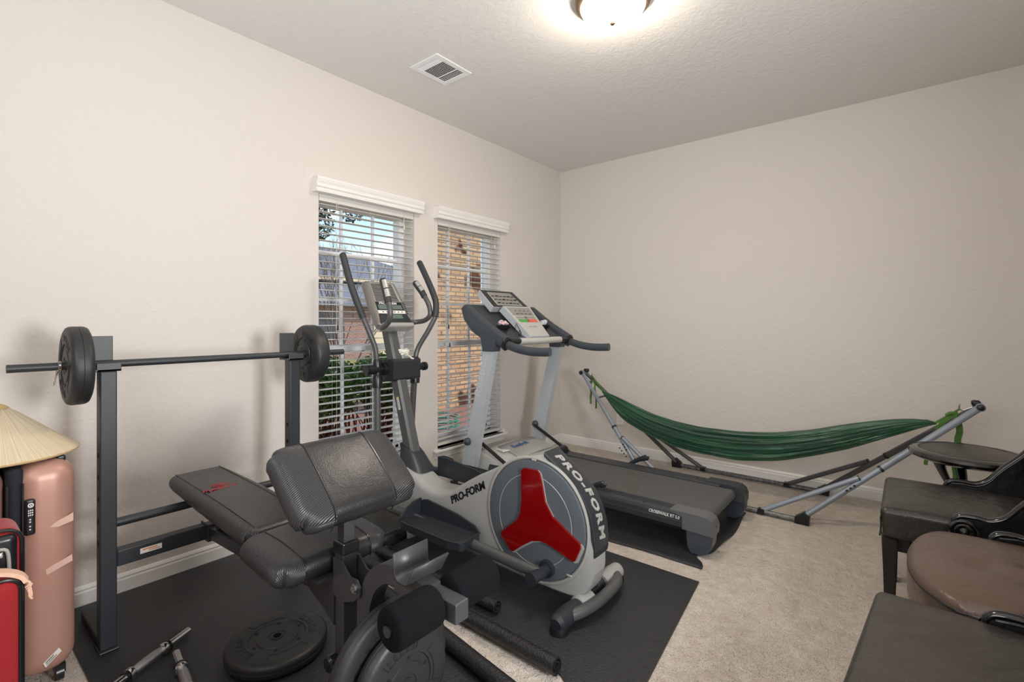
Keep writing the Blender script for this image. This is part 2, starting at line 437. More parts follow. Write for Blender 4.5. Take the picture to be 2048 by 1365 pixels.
M['tassel'] = mat('brown_tassel', (62,40,30), .4)
blind(W1, 'white slatted blind on the window left of the elliptical, nearer the weight rack', [(1.655,1.20),(1.645,1.145),(2.163,1.165),(2.165,1.90)])
blind(W2, 'white slatted blind on the window behind the treadmill uprights', [(2.592,1.20),(2.604,1.06),(3.13,1.88)])

# ceiling register
vt = thing('ceiling_vent', 'white louvred air register set in the ceiling', 'vent', (-2.185, 2.01, ZC))
x0, x1, y0, y1 = -2.308, -2.068, 1.865, 2.150
m = MB(); e = .034
m.box((x0,y0,ZC-.006),(x0+e,y1,ZC)); m.box((x1-e,y0,ZC-.006),(x1,y1,ZC)); m.box((x0+e,y0,ZC-.006),(x1-e,y0+e,ZC)); m.box((x0+e,y1-e,ZC-.006),(x1-e,y1,ZC))
m.box((x0+e,1.937,ZC-.005),(x1-e,1.945,ZC)); m.box((x0+e,2.055,ZC-.005),(x1-e,2.063,ZC))
obj('frame', m, M['vinyl'], vt, bevel=.002)
M['dark'] = mat('void_shade', (18,18,19), .9)
obj('duct_shade', MB().box((x0+e,y0+e,ZC-.0015),(x1-e,y1-e,ZC-.0005)), M['dark'], vt)  # thin dark sheet painted as the shade up inside the duct
m = MB()
for k in range(4):
    y = 1.905+k*.0095; m.add([(x0+e,y,ZC-.001),(x1-e,y,ZC-.001),(x1-e,y+.004,ZC-.006),(x0+e,y+.004,ZC-.006)], [(0,1,2,3)])
    y = 2.070+k*.0125; m.add([(x0+e,y+.010,ZC-.001),(x1-e,y+.010,ZC-.001),(x1-e,y,ZC-.006),(x0+e,y,ZC-.006)], [(0,1,2,3)])
for k in range(13):
    x = x0+e+.004+k*.0132; m.add([(x,1.946,ZC-.001),(x,2.054,ZC-.001),(x+.006,2.054,ZC-.006),(x+.006,1.946,ZC-.006)], [(0,1,2,3)])
obj('louvres', m, M['vinyl'], vt, solid=.0015)

# ceiling lamp
M['bronze'] = mat('brushed_bronze', (120,100,82), .35, metal=.8)
M['lampglass'] = mat('lit_frosted_glass', (255,246,232), .4, emit=((255,240,222), 54))
lx, ly = -1.075, 2.065
lp = thing('ceiling_lamp', 'lit frosted glass bowl lamp with bronze rim on the ceiling', 'ceiling lamp', (lx, ly, ZC))
obj('metal_rim', MB().lathe([(.02,0),(.150,0),(.172,-.006),(.176,-.016),(.168,-.026),(.172,-.034),(.160,-.044),(.150,-.046),(.148,-.040),(.148,-.012)], (lx,ly,ZC), n=48), M['bronze'], lp)
n = 72; rg = []
for r, h in ((.147,-.040),(.147,-.052),(.143,-.066),(.132,-.084),(.112,-.100),(.085,-.112),(.05,-.119),(.012,-.121)):
    rg.append([V((lx+math.cos(2*math.pi*j/n)*r*(1+.012*math.cos(12*2*math.pi*j/n)*r/.147), ly+math.sin(2*math.pi*j/n)*r*(1+.012*math.cos(12*2*math.pi*j/n)*r/.147), ZC+h)) for j in range(n)])
obj('glass_bowl', MB().rings(rg, False), M['lampglass'], lp)
obj('finial', MB().lathe([(.004,-.117),(.012,-.120),(.013,-.126),(.009,-.131),(.0001,-.133)], (lx,ly,ZC), n=20), M['bronze'], lp)

# outlet
ot = thing('wall_outlet', 'white duplex outlet low on the back wall behind the hammock stand', 'outlet', (-2.078, YB, .318))
obj('cover_plate', MB().rbox((-2.078, YB-.003, .318), (.036, .003, .058), .002, 2), M['trim'], ot)
m = MB()
for dz in (.020, -.020):
    m.rbox((-2.078, YB-.0065, .318+dz), (.017, .0015, .014), .001, 1)
rc = obj('receptacle', m, M['trim'], ot)
m = MB()
for dz in (.020, -.020):
    for dx in (-.006, .006): m.box((-2.0785+dx, YB-.0088, .316+dz), (-2.0775+dx, YB-.008, .325+dz))
    m.cyl((-2.078, YB-.0088, .311+dz), (-2.078, YB-.008, .311+dz), .002, n=10)
obj('socket_slot_shades', m, M['dark'], rc)  # dark inlays painted as the shade within the slots

# ================================================================ OUTSIDE
M['grass'] = mat('lawn_grass', (112,122,62), .95, var=(3,.3,(150,140,90)), bump=(60,.02,3))
M['mulch'] = mat('wood_mulch', (120,78,66), .95, var=(30,.2,(160,118,104)), bump=(70,.02,4))
M['brick'] = brick_mat('tan_brick', (200,166,128), (176,138,104), (128,108,92), dark=(120,92,80))
M['brick2'] = brick_mat('pink_brick', (152,112,100), (126,92,84), (176,160,150))
M['siding'] = mat('tan_siding', (208,190,162), .8)
M['roof'] = mat('grey_shingle', (120,124,134), .9, var=(12,.3,(98,102,114)), bump=(30,.02,3))
M['concrete'] = mat('concrete', (196,188,176), .9, var=(3,.3,(178,170,158)))
M['darkglass'] = mat('dark_window_glass', (60,70,84), .1)
struct('ground', MB().box((-60, -20, -.35), (XL-.2, 60, -.25)), M['grass'])
struct('street', MB().box((-14.5, -20, -.249), (-10.5, 60, -.235)), M['concrete'])
struct('garden_bed', MB().box((-7.2, -1, -.25), (XL-.2, 6.6, -.12)), M['mulch'])
struct('wall_porch', MB().box((-5.75, 4.42, -.25), (-5.5, 5.93, 4.6)), M['brick'])
# neighbour's house
X = -20.0
hs = thing('neighbour_house', 'grey-roofed house with tan siding and brick across the street', 'house', (X-4, 15, -.25))
obj('wall', MB().box((X-7, 6, -.25), (X, 19.5, 3.1)), M['siding'], hs)
r = MB(); r.add([(X+.5,5.6,3.15),(X+.5,20,3.15),(X-3.6,14.2,5.1),(X-3.6,8.5,5.1),(X-7.5,20,3.15),(X-7.5,5.6,3.15)], [(0,1,2,3),(1,4,2),(4,5,3,2),(5,0,3)]); r.box((X-7.5,5.6,3.0),(X+.5,20,3.16))
obj('roof', r, M['roof'], hs)
obj('fascia', MB().box((X+.5,5.6,3.06),(X+.56,20,3.2)), M['siding'], hs)
obj('garage_wall', MB().box((X,8.5,-.25),(X+2.4,14.4,1.9)), M['brick2'], hs)
r = MB(); r.add([(X+2.8,8.1,1.95),(X+2.8,14.8,1.95),(X+.1,12.7,3.05),(X+.1,10.6,3.05),(X,14.8,1.95),(X,8.1,1.95)], [(0,1,2,3),(1,4,2),(4,5,3,2),(5,0,3)]); r.box((X,8.1,1.85),(X+2.8,14.8,1.96))
obj('garage_roof', r, M['roof'], hs)
obj('garage_door', MB().box((X+2.4,12.2,-.25),(X+2.46,14.2,1.6)), M['siding'], hs)
wn = MB()
for yy in (9.6, 15.6, 17.6): wn.box((X+(2.4 if yy < 14 else 0), yy, .5), (X+(2.43 if yy < 14 else .03), yy+1.0, 1.6))
obj('window', wn, M['darkglass'], hs)
M['leaf'] = mat('green_leaf', (78,112,52), .6, var=(9,.3,(124,150,78)))
M['leafdark'] = mat('dark_leaf', (52,64,56), .7, var=(5,.3,(84,92,84)))
M['bark'] = mat('brown_bark', (112,72,54), .9)
M['barkgrey'] = mat('grey_bark', (108,96,88), .9)
def leaves(m, c, s, n, rnd, sz=.03, shape='ell'):
    for _ in range(n):
        while True:
            p = V((rnd.uniform(-1,1), rnd.uniform(-1,1), rnd.uniform(-1,1)))
            if p.length < 1: break
        p = V(c) + V((p.x*s[0], p.y*s[1], p.z*s[2]))
        a = V((rnd.uniform(-1,1), rnd.uniform(-1,1), rnd.uniform(-.6,.6))).normalized(); b = a.orthogonal().normalized()
        b = Matrix.Rotation(rnd.uniform(0,6.28), 3, a) @ b; k = sz*rnd.uniform(.6,1.2)
        m.add([p-a*k, p+b*k*.45, p+a*k, p-b*k*.45], [(0,1,2,3)])
rnd = random.Random(3)
spots = [(-3.75,2.14),(-3.80,2.78)]
labs = ['leafy green hedge shrub filling the lower left of the left window', 'leafy green hedge shrub in the lower right of the left window, behind the elliptical mast']
for (hx, hy), lb in zip(spots, labs):
    t = thing('hedge_shrub', lb, 'shrub', (hx, hy, -.12), 'hedge outside the windows')
    m = MB(); leaves(m, (hx,hy,.68), (.30,.32,.26), 3600, rnd, .028); leaves(m, (hx,hy,.5), (.24,.27,.2), 260, rnd, .026); obj('foliage', m, M['leaf'], t)
    m = MB()
    for k in range(24):
        a = rnd.uniform(0,6.28); rr = rnd.uniform(.1,.34)
        b0 = V((hx+rnd.uniform(-.1,.1), hy+rnd.uniform(-.16,.16), -.12)); b1 = V((hx+math.cos(a)*rr, hy+math.sin(a)*rr, rnd.uniform(.45,.7)))
        md = (b0+b1)/2+V((rnd.uniform(-.08,.08), rnd.uniform(-.08,.08), 0)); m.tube([b0,md,b1], [.015,.011,.006], 6, sm=3)
        m.tube([md, md+V((rnd.uniform(-.15,.15), rnd.uniform(-.15,.15), .25))], [.006,.003], 5)
    obj('stems', m, M['bark'], t)
# big oak, its boughs hang into the top of the left window
t = thing('oak_tree', 'dark leafy tree whose boughs hang at the upper left of the left window', 'tree', (-9.5, 2.4, -.25))
m = MB(); m.tube([(-9.5,2.4,-.25),(-9.4,2.5,1.5),(-9.3,2.7,3.2),(-8.9,3.4,4.2),(-8.5,4.2,4.3)], [.2,.17,.14,.09,.04], 10, sm=4)
for e in ((-8.3,4.8,3.6),(-8.1,5.2,3.9),(-8.4,4.5,3.2),(-8.6,4.0,4.9)): m.tube([(-9.0,3.2,4.1), ((-9.0+e[0])/2, (3.2+e[1])/2, (4.1+e[2])/2+.2), e], [.05,.03,.008], 7, sm=3)
obj('trunk', m, M['barkgrey'], t)
m = MB()
for c, s, n in (((-8.3,4.55,3.45),(.5,.42,.38),900),((-8.2,4.5,2.95),(.4,.3,.3),420),((-8.2,5.15,3.55),(.4,.38,.26),480),((-8.1,5.2,3.25),(.3,.2,.2),130),((-8.6,3.9,4.2),(1,1,.9),1500),((-9.4,2.6,4.6),(1.4,1.3,1.0),2200)):
    leaves(m, c, s, n, rnd, .05)
obj('foliage', m, M['leafdark'], t)
# bare young tree on the lawn
t = thing('bare_tree', 'leafless young tree standing on the lawn in front of the neighbour house', 'tree', (-8.6, 5.35, -.25))
m = MB()
def branch(p, d, ln, r, dep):
    q = p + d*ln; m.tube([p, (p+q)/2+V((rnd.uniform(-.03,.03),rnd.uniform(-.03,.03),0)), q], [r, r*.8, r*.6], 5)
    if dep:
        for _ in range(3 if dep > 1 else 2):
            nd = (d + V((rnd.uniform(-.5,.5), rnd.uniform(-.5,.5), rnd.uniform(-.05,.4)))).normalized(); branch(p+d*ln*rnd.uniform(.6,1), nd, ln*.68, r*.55, dep-1)
for k in range(5): branch(V((-8.6,5.35,-.25)), V((rnd.uniform(-.3,.3), -.32+.16*k, 1)).normalized(), 1.5, .022, 4)
obj('branches', m, M['barkgrey'], t)
M['hose'] = mat('green_hose', (40,132,112), .4)
m = MB(); pts = []
for k in range(90):
    a = k*.42; pts.append((-4.40+math.cos(a)*(.20+.004*math.sin(k)), 4.05+math.sin(a)*.20, -.10+k*.0022))
m.tube(pts, .009, 8); tag(obj('garden_hose', m, M['hose']), 'coiled green garden hose lying outside the window behind the treadmill', 'hose')

# ================================================================ MATS
def mat_slab(m, poly, z0, z1):
    m.prism(poly, 'z', z0, z1)
t = thing('exercise_mat', 'black rubber mat under the weight bench, its right edge curled into a roll', 'mat', (-1.8, .8, 0), 'black rubber floor mats')
mat_slab_ = MB(); mat_slab_.prism([(-2.725,.40),(-2.60,.37),(-.70,.37),(-.70,1.19),(-1.3,1.235),(-2.0,1.30),(-2.725,1.30)], 'z', .0005, .007)
obj('mat_sheet', mat_slab_, M['rubber'], t)
def roll_edge(pts, r, parent, turns=1.75, name='curled_edge'):
    """spiral cross-section swept along pts"""
    pts = [V(p) for p in pts]; th = .006; N = 46; prof = []
    for k in range(N+1):
        a = -math.pi/2 - 2*math.pi*turns*k/N; rr = r - .012*turns*k/N*.9
        prof.append((rr*math.cos(a), rr*math.sin(a)))
    inner = []
    for k in range(N, -1, -1):
        a = -math.pi/2 - 2*math.pi*turns*k/N; rr = r - .012*turns*k/N*.9 - th
        inner.append((rr*math.cos(a), rr*math.sin(a)))
    cs = prof + inner; m = MB(); rings = []
    for i, p in enumerate(pts):
        d = (pts[min(i+1,len(pts)-1)] - pts[max(i-1,0)]).normalized(); s = d.cross(V((0,0,1))).normalized()
        rings.append([p + s*a + V((0,0,b+r+.006)) for a, b in cs])
    m.rings(rings, True, True)
    return obj(name, m, M['rubber2'], parent)
roll_edge([(-2.6,1.315,0),(-2.0,1.300,0),(-1.5,1.268,0),(-1.15,1.22,0),(-.72,1.165,0)], .034, t)
t = thing('exercise_mat', 'black rubber mat under the elliptical trainer, its near edge curled into a roll', 'mat', (-1.7, 1.85, 0), 'black rubber floor mats')
obj('mat_sheet', MB().prism([(-2.66,1.42),(-.93,1.40),(-.82,1.34),(-.66,1.345),(-.756,2.306),(-2.66,2.315)], 'z', .0005, .007), M['rubber'], t)
roll_edge([(-2.3,1.395,0),(-1.86,1.390,0),(-1.4,1.388,0),(-.93,1.380,0)], .034, t)
t = thing('rolled_mat', 'narrow black mat rolled into a tube lying on the mat beside the elliptical', 'rolled mat', (-1.7, 1.52, 0))
roll_edge([(-2.12,1.508,.002),(-1.7,1.512,.002),(-1.315,1.517,.002)], .031, t, 2.2, 'rolled_sheet')
t = thing('exercise_mat', 'black rubber mat under the treadmill with a wavy front edge', 'mat', (-1.7, 2.9, 0), 'black rubber floor mats')
m = MB(); nx, ny = 44, 26
xs = [-2.6 + (1.815)*i/nx for i in range(nx+1)]; top = []
def edge_x(y): return -.785 + .012*math.sin(y*9) + (-.06*math.exp(-((y-2.56)/.05)**2)) 
vsn = []; 
for i in range(nx+1):
    for j in range(ny+1):
        y0_ = 2.425 + .012*math.sin(xs[i]*5); y1_ = 3.325; y = y0_ + (y1_-y0_)*j/ny
        x = xs[i] if i < nx-6 else xs[nx-6] + (edge_x(y)-xs[nx-6])*(i-nx+6)/6
        z = .006 + (.008*max(0, math.sin(y*14))*max(0,(i-nx+3)/3)) + (.006*max(0, math.sin(x*11+1))*(1 if j == 0 else .3 if j == 1 else 0))
        vsn.append((x,y,z))
W_ = ny+1; fs = [(i*W_+j, (i+1)*W_+j, (i+1)*W_+j+1, i*W_+j+1) for i in range(nx) for j in range(ny)]
m.add(vsn, fs, True)
o = obj('mat_sheet', m, M['rubber'], t); md = o.modifiers.new('s', 'SOLIDIFY'); md.thickness = .005; md.offset = -1

# ================================================================ WEIGHT PLATES
M['hole_shade'] = mat('dark_hole_shade', (9,9,10), .9)  # near-black colour standing for the shade inside holes
M['engrave'] = mat('engraved_black', (20,21,23), .5)
def arc_text(name, s, size, c, ax, ay, R, ang, mt, parent, depth=.0008, bold=.0, step=None, shear=0):
    az = V(ax).cross(V(ay)); me_v, me_f = [], []; org = ORG[parent.name]; step = step or size*.78/R
    for i, ch in enumerate(s):
        if ch == ' ': continue
        cu = bpy.data.curves.new('t', 'FONT'); cu.body = ch; cu.size = size; cu.extrude = depth; cu.align_x = 'CENTER'; cu.offset = bold; cu.resolution_u = 2
        to = bpy.data.objects.new('t', cu); COL.objects.link(to); dg = bpy.context.evaluated_depsgraph_get(); me = bpy.data.meshes.new_from_object(to.evaluated_get(dg))
        a = ang - (i-(len(s)-1)/2)*step; rd = V(ax)*math.cos(a)+V(ay)*math.sin(a); td = V(ax)*math.sin(a)-V(ay)*math.cos(a)
        b = len(me_v)
        for v in me.vertices: me_v.append(V(c)+rd*(R+v.co.y)+td*v.co.x+az*v.co.z)
        me_f += [[b+k for k in p.vertices] for p in me.polygons]
        bpy.data.objects.remove(to); bpy.data.curves.remove(cu); bpy.data.meshes.remove(me)
    m = MB(); m.v = me_v; m.f = me_f; m.sm = [False]*len(me_f); m.mi = [0]*len(me_f)
    return obj(name, m, mt, parent)
def plate(label, group, c, ax, ay, R, T, txt, ta=2.2, seams=(0,)):
    """c = centre of the front face, ax/ay span the face, body extends T behind it"""
    ax, ay = V(ax).normalized(), V(ay).normalized(); az = ax.cross(ay); c = V(c)
    t = thing('weight_plate', label, 'weight plate', tuple(c - az*T/2), group)
    pr = [(.0145,-T),(.0145,0),(.021,0),(.0215,-.003),(.030,-.0032),(.031,-.001),(R*.40,-.001),(R*.415,-.0045),(R*.55,-.0045),(R*.565,-.0005),(R*.80,-.0005),(R*.90,-.001),(R*.965,-.005),(R*.99,-.011),(R,-.018)]
    pr += [(R,-T*.5+.001),(R*.992,-T*.5),(R,-T*.5-.001)]
    pr += [(R,-T+.018),(R*.99,-T+.011),(R*.965,-T+.005),(R*.90,-T+.001),(R*.565,-T),(R*.55,-T+.004),(R*.42,-T+.004),(R*.40,-T),(.0145,-T)]
    m = MB()
    u = ax; n = 56
    rg = [[c + az*h + (ax*math.cos(2*math.pi*j/n)+ay*math.sin(2*math.pi*j/n))*r for j in range(n)] for r, h in pr]
    m.rings(rg, False, True); m.f = [f[::-1] for f in m.f]
    o = obj('plate_body', m, M['plate'], t)
    h = MB()
    for sgn, off in ((1, -.0043), (-1, -T+.0038)):
        for k in range(6):
            a = .4+k*math.pi/3; q = c + az*off + (ax*math.cos(a)+ay*math.sin(a))*R*.485
            h.cyl(q - az*.0006*sgn, q + az*.0006*sgn, R*.036, n=14)
    obj('grip_hole_shades', h, M['hole_shade'], o)  # flush dark discs, the shade of grip holes put into colour
    g = MB()
    for k in range(4):
        a0 = ta - .52 + k*math.pi/2; a1 = a0 + 1.04
        for sgn, off in ((1, .0), (-1, -T)):
            P_ = [c + az*off + (ax*math.cos(a0+(a1-a0)*i/14)+ay*math.sin(a0+(a1-a0)*i/14))*R*.63 for i in range(15)]
            E0 = c + az*off + (ax*math.cos(a0)+ay*math.sin(a0))*R*.80; E1 = c + az*off + (ax*math.cos(a1)+ay*math.sin(a1))*R*.80
            g.tube([E0]+P_+[E1], .0011, 5)
    obj('moulded_arcs', g, M['engrave'], o)
    for k in range(0, 4, 2):
        arc_text('lettering', txt, R*.17, c - az*.0004, ax, ay, R*.655, ta + k*math.pi/2, M['engrave'], o, bold=.0006)
    arc_text('lettering', txt, R*.17, c - az*(T-.0004), -ax, ay, R*.655, ta, M['engrave'], o, bold=.0006)
    return t
G = 'black vinyl weight plates'
plate('black weight plate on the left end of the barbell, held by a wire clip', G, (-2.31,.333,1.060), (1,0,0), (0,0,1), .140, .064, '25LBS', -2.0)
plate('black weight plate on the right end of the barbell, in front of the window', G, (-2.31,1.206,1.060), (1,0,0), (0,0,1), .142, .070, '25LBS', -2.0)
plate('large black weight plate lying flat on the mat left of the bench post', G, (-1.800,.842,.0625), (.62,-.78,0), (.78,.62,0), .172, .054, '25LBS', 2.3)
plate('large black weight plate hanging at the back of the bench peg, marked 25', G, (-1.050,.805,.282), (0,1,0), (0,0,1), .186, .05, '25LBS', 2.45)
plate('smaller black weight plate at the front of the bench peg, marked 10', G, (-1.000,.80,.276), (0,1,0), (0,0,1), .143, .045, '10LBS', 1.75)

# ================================================================ WEIGHT BENCH WITH RACK
SB = M['steel_black']; SS = M['steel_satin']
M['ribvinyl'] = ribbed_uv('ribbed_black_vinyl', (44,45,47), .34, .0052, .0010)
t = thing('weight_bench', 'black weight bench with barbell rack, flat pads and arm curl pad', 'weight bench', (-1.8, .8, 0))
for y in (.450, 1.152):
    up = MB().box((-2.335,y-.025,.012),(-2.280,y+.025,1.035)); p = obj('rack_post', up, SB, t, bevel=.004)
    h = MB()
    for k in range(5): h.cyl((-2.3075,y-.0254,.725-.081*k),(-2.3075,y-.0246,.725-.081*k), .0105, n=16)
    obj('adjustment_hole_shades', h, M['hole_shade'], p)  # thin dark discs painted as shade inside the post holes
    k = MB(); yc = y-.008
    k.box((-2.345,yc-.038,1.035),(-2.337,yc+.032,1.163)); k.box((-2.345,yc-.038,1.035),(-2.262,yc+.042,1.044)); k.box((-2.268,yc-.030,1.035),(-2.262,yc+.042,1.066))
    obj('bar_cradle', k, SS, p, bevel=.002)
    f = MB().box((-2.60,y-.025,.007),(-2.335,y+.025,.045)).box((-2.35,y-.03,.007),(-2.265,y+.03,.014)); obj('foot_tube', f, SB, t, bevel=.003)
m = MB().tube([(-2.308,.475,.462),(-2.308,1.127,.462)], .0165, 18); obj('support_tube', m, SB, t)
m = MB().box((-2.330,.475,.303),(-2.282,1.127,.362)); cb_ = obj('cross_beam', m, SB, t, bevel=.004)
m = MB().box((-2.2818,.545,.326),(-2.2812,.615,.346)); obj('warning_label', m, M['sticker'], cb_)
m = MB().box((-2.2813,.552,.338),(-2.2806,.600,.342)).box((-2.2813,.572,.331),(-2.2806,.608,.334)); obj('label_print', m, M['orange'], cb_)
m = MB().box((-2.340,.770,.297),(-2.272,.776,.368)).box((-2.340,.830,.297),(-2.272,.836,.368)).box((-2.278,.770,.297),(-2.262,.836,.368)); obj('bracket', m, SB, t, bevel=.002)
m = MB()
for z in (.315,.350): m.cyl((-2.262,.785,z),(-2.254,.785,z),.007,n=6); m.cyl((-2.262,.821,z),(-2.254,.821,z),.007,n=6)
for z in (.315,.350): m.cyl((-2.3075,.478,z),(-2.3075,.490,z),.008,n=6)
obj('bolts', m, M['bolt'], t)
m = MB().tube([(-2.265,.80,.333),(-1.95,.80,.352),(-1.30,.80,.432)], 0, rect=(.05,.05)); obj('main_beam', m, SB, t, bevel=.004)
m = MB().tube([(-2.2,.80,.365),(-2.0,.80,.49)], 0, rect=(.04,.02)); obj('backrest_brace', m, SB, t, bevel=.003)
m = MB().box((-2.38,.725,.485),(-1.62,.745,.503)).box((-2.38,.855,.485),(-1.62,.875,.503)); obj('pad_rails', m, SB, t)
# pads
def pad(name, c, hs, r, rm, parent, panel, bulge=.012, seams=True, axis=1, wr=.0, rc=.055, taper=0, rib=(1,1)):
    """padded cushion, ribbed vinyl outside |local axis| > panel"""
    def fn(q):
        k = max(0, 1-(q.x/hs[0])**2)*max(0, 1-(q.y/hs[1])**2)
        z = q.z + (bulge*k if q.z > 0 else 0)
        dx, dy = abs(q.x)-(hs[0]-rc), abs(q.y)-(hs[1]-rc); x, y = q.x, q.y
        if dx > 0 and dy > 0:
            f = max(dx, dy)/math.hypot(dx, dy); x = math.copysign(hs[0]-rc+dx*f, q.x); y = math.copysign(hs[1]-rc+dy*f, q.y)
        if taper: y *= 1-taper*max(0, -q.x/hs[0])
        return (x, y, z)
    m = MB().rbox(c, hs, r, 14, rm, fn)
    Mi = (rm or Matrix.Identity(3)).transposed()
    for i, f in enumerate(m.f):
        ce = sum((m.v[k] for k in f), V((0,0,0)))/len(f); q = Mi @ (ce-V(c))
        m.mi[i] = 1 if abs(q[axis]) > panel else 0
    # scalloped staple edge underneath: slight wrinkles
    for i, v in enumerate(m.v):
        q = Mi @ (v-V(c))
        if q.z < -hs[2]*.1:
            w_ = .0016*math.sin(q.x*190+q.y*170)*min(1, (hs[2]*.2-q.z)/hs[2]); m.v[i] = v + (rm or Matrix.Identity(3)) @ V((q.x/hs[0]*w_, q.y/hs[1]*w_, 0))
    o = obj(name, m, [M['vinylpad'], M['ribvinyl']], parent)
    uv = o.data.uv_layers.new(name='UVMap'); org_ = ORG[o.name]
    for lp in o.data.loops:
        q = Mi @ (o.data.vertices[lp.vertex_index].co + org_ - V(c)); dz = max(0, hs[2]*.5-q.z)
        ex = math.copysign(dz, q.x) if abs(q.x)/hs[0] > abs(q.y)/hs[1] else 0; ey = math.copysign(dz, q.y) if not ex else 0
        uv.data[lp.index].uv = ((q.x+ex)*rib[0]+(q.y+ey)*rib[1], 0)
    if seams:
        s = MB(); R_ = rm or Matrix.Identity(3)
        for sg in (-1, 1):
            L = []; N = 30; oth = 1-axis
            for k in range(N+1):
                u = -1+2*k/N; q = [0,0,0]; q[axis] = sg*panel
                a = math.pi*(k/N); # go over the top from one side to other
                h = hs[oth]; rr = min(r, hs[2]*.98)
                x = -h + 2*h*k/N
                ex = max(0, abs(x)-(h-rr)); z = hs[2]-rr+math.sqrt(max(0, rr*rr-ex*ex))
                qq = [0,0,0]; qq[axis] = sg*panel; qq[oth] = x
                kk = max(0, 1-(qq[0]/hs[0])**2)*max(0, 1-(qq[1]/hs[1])**2); qq[2] = z+bulge*kk+.0005
                L.append(V(c)+R_ @ V(qq))
            q = [0,0,0]; q[axis] = sg*panel; q[oth] = hs[oth]+.001; q[2] = -hs[2]*.7; L.append(V(c)+R_ @ V(q))
            s.tube(L, .0022, 6)
        obj('seam_piping', s, M['piping'], o)
    return o
rp = rot('Y', 40.5)
pad('curl_pad', (-1.285,.800,.762), (.135,.197,.034), .034, rp, t, .098, rib=(.9,.35))
pad('seat_pad', (-1.455,.800,.512), (.145,.185,.034), .033, rot('Y', 3), t, .105, .014, rib=(.75,.75))
bp = pad('backrest_pad', (-2.03,.782,.525), (.405,.122,.031), .03, rot('Y', 1.5), t, .083, .010, rc=.04, taper=.10, rib=(.6,.8))
# emblem on the backrest: ring with two peaks and the lettering below, printed in red
ez = .5675; m = MB(); c = V((-2.125,.765,ez)); n = 40
m.rings([[c+V((math.cos(2*math.pi*j/n)*r*.72, math.sin(2*math.pi*j/n)*r, h)) for j in range(n)] for r, h in ((.030,0),(.030,.001),(.0268,.001),(.0268,0))], False, False)
for a, b in (((-.016,.010),(.014,-.002)),((.014,-.002),(-.014,-.010)),((-.010,.012),(.016,.012)),((.012,-.010),(-.006,-.016))):
    m.tube([c+V((a[0],a[1],.0008)), c+V((b[0],b[1],.0008))], 0, rect=(.0035,.0008))
obj('emblem', m, M['red_print'], bp, label='red emblem printed on the backrest')
text('emblem_lettering', 'MARCY', .030, (-2.075,.690,ez-.0005), (0,1,0), (-1,0,0), M['red_print'], bp, .0006, shear=.2, bold=.0004, space=1.1, stretch=1.15)
# front post, curl pad post
m = MB().box((-1.304,.777,.012),(-1.257,.823,.545)); p = obj('front_post', m, SS, t, bevel=.003)
m = MB().box((-1.308,.773,.543),(-1.253,.827,.578)); obj('post_sleeve', m, M['piping'], p, bevel=.004)
m = MB().box((-1.299,.782,.575),(-1.262,.818,.735)); obj('curl_pad_post', m, SS, t, bevel=.003)
m = MB().box((-1.34,.74,.722),(-1.24,.86,.730)); obj('pad_bracket', m, SS, t)
m = MB().tube([(-1.28,.56,.03),(-1.28,1.06,.03)], 0, rect=(.05,.046)); obj('front_foot', m, SB, t, bevel=.004)
g = MB()
for y in (.7745,.8255): g.prism([(-1.60,.470),(-1.30,.480),(-1.30,.33),(-1.36,.36),(-1.58,.44)], 'y', y-.002, y+.002)
g.box((-1.60,.72,.470),(-1.30,.88,.478)); obj('seat_gusset', g, SB, t)
g = MB()
for y in (.772,.828): g.prism([(-1.30,.53),(-1.255,.53),(-1.215,.500),(-1.180,.502),(-1.165,.485),(-1.167,.462),(-1.20,.435),(-1.255,.415),(-1.30,.425)], 'y', y-.0025, y+.0025)
obj('hinge_plates', g, SS, t, bevel=.0015)
m = MB()
m.cyl((-1.186,.7695,.478),(-1.186,.760,.478),.0105,n=6); m.cyl((-1.186,.7695,.478),(-1.186,.765,.478),.013,n=20)
m.cyl((-1.25,.790,.29),(-1.243,.790,.29),.010,n=6); obj('hinge_bolts', m, M['bolt'], t)
m = MB().lathe([(.0001,0),(.018,.002),(.023,.010),(.024,.028),(.019,.034),(.0001,.036)], (-1.285,.776,.235), (0,-1,0), 24); m.cyl((-1.285,.79,.235),(-1.285,.776,.235),.006)
obj('adjuster_knob', m, M['piping'], t)
# leg developer arm
m = MB(); path = [(-1.160,.80,.18),(-1.160,.80,.40),(-1.153,.80,.455),(-1.128,.80,.508),(-1.088,.80,.544),(-1.04,.80,.560),(-.99,.80,.558),(-.90,.80,.549)]
m.tube(path, 0, sm=5, rect=(.044,.050), up=(1,0,0)); arm = obj('leg_lever', m, SS, t)
m = MB().box((-1.03,.779,.521),(-.800,.821,.568)); obj('lever_end', m, M['steel_satin'], arm, bevel=.003)
u = MB(); R_ = rot('Y', 4)
for pth in ([(-.990,.640),(-.9885,.602),(-.987,.592),(-.983,.584),(-.976,.579),(-.969,.577),(-.945,.577),(-.938,.580),(-.932,.586),(-.928,.594),(-.925,.600),(-.908,.628)],):
    A = [V((x,.748,z)) for x, z in pth]; B = [V((x,.858,z)) for x, z in pth]
    u.rings([A, B], False, True, closed=False)
cup = obj('curl_bar_cradle', u, SS, arm, solid=.005)
m = MB().tube([(-.870,.640,.548),(-.870,.965,.548)], .0125, 16); obj('roller_tube', m, M['piping'], arm)
for y0_, y1_ in ((.645,.775),(.825,.965)):
    m = MB().lathe([(.0135,0),(.040,0),(.0455,.004),(.048,.012),(.048,y1_-y0_-.012),(.0455,y1_-y0_-.004),(.040,y1_-y0_),(.0135,y1_-y0_),(.0135,0)], (-.870,y0_,.548), (0,1,0), 40)
    obj('foam_roller', m, M['foam'], arm)
m = MB().cyl((-1.135,.80,.279),(-.95,.80,.279),.0125); obj('weight_peg', m, M['steel_satin'], arm)

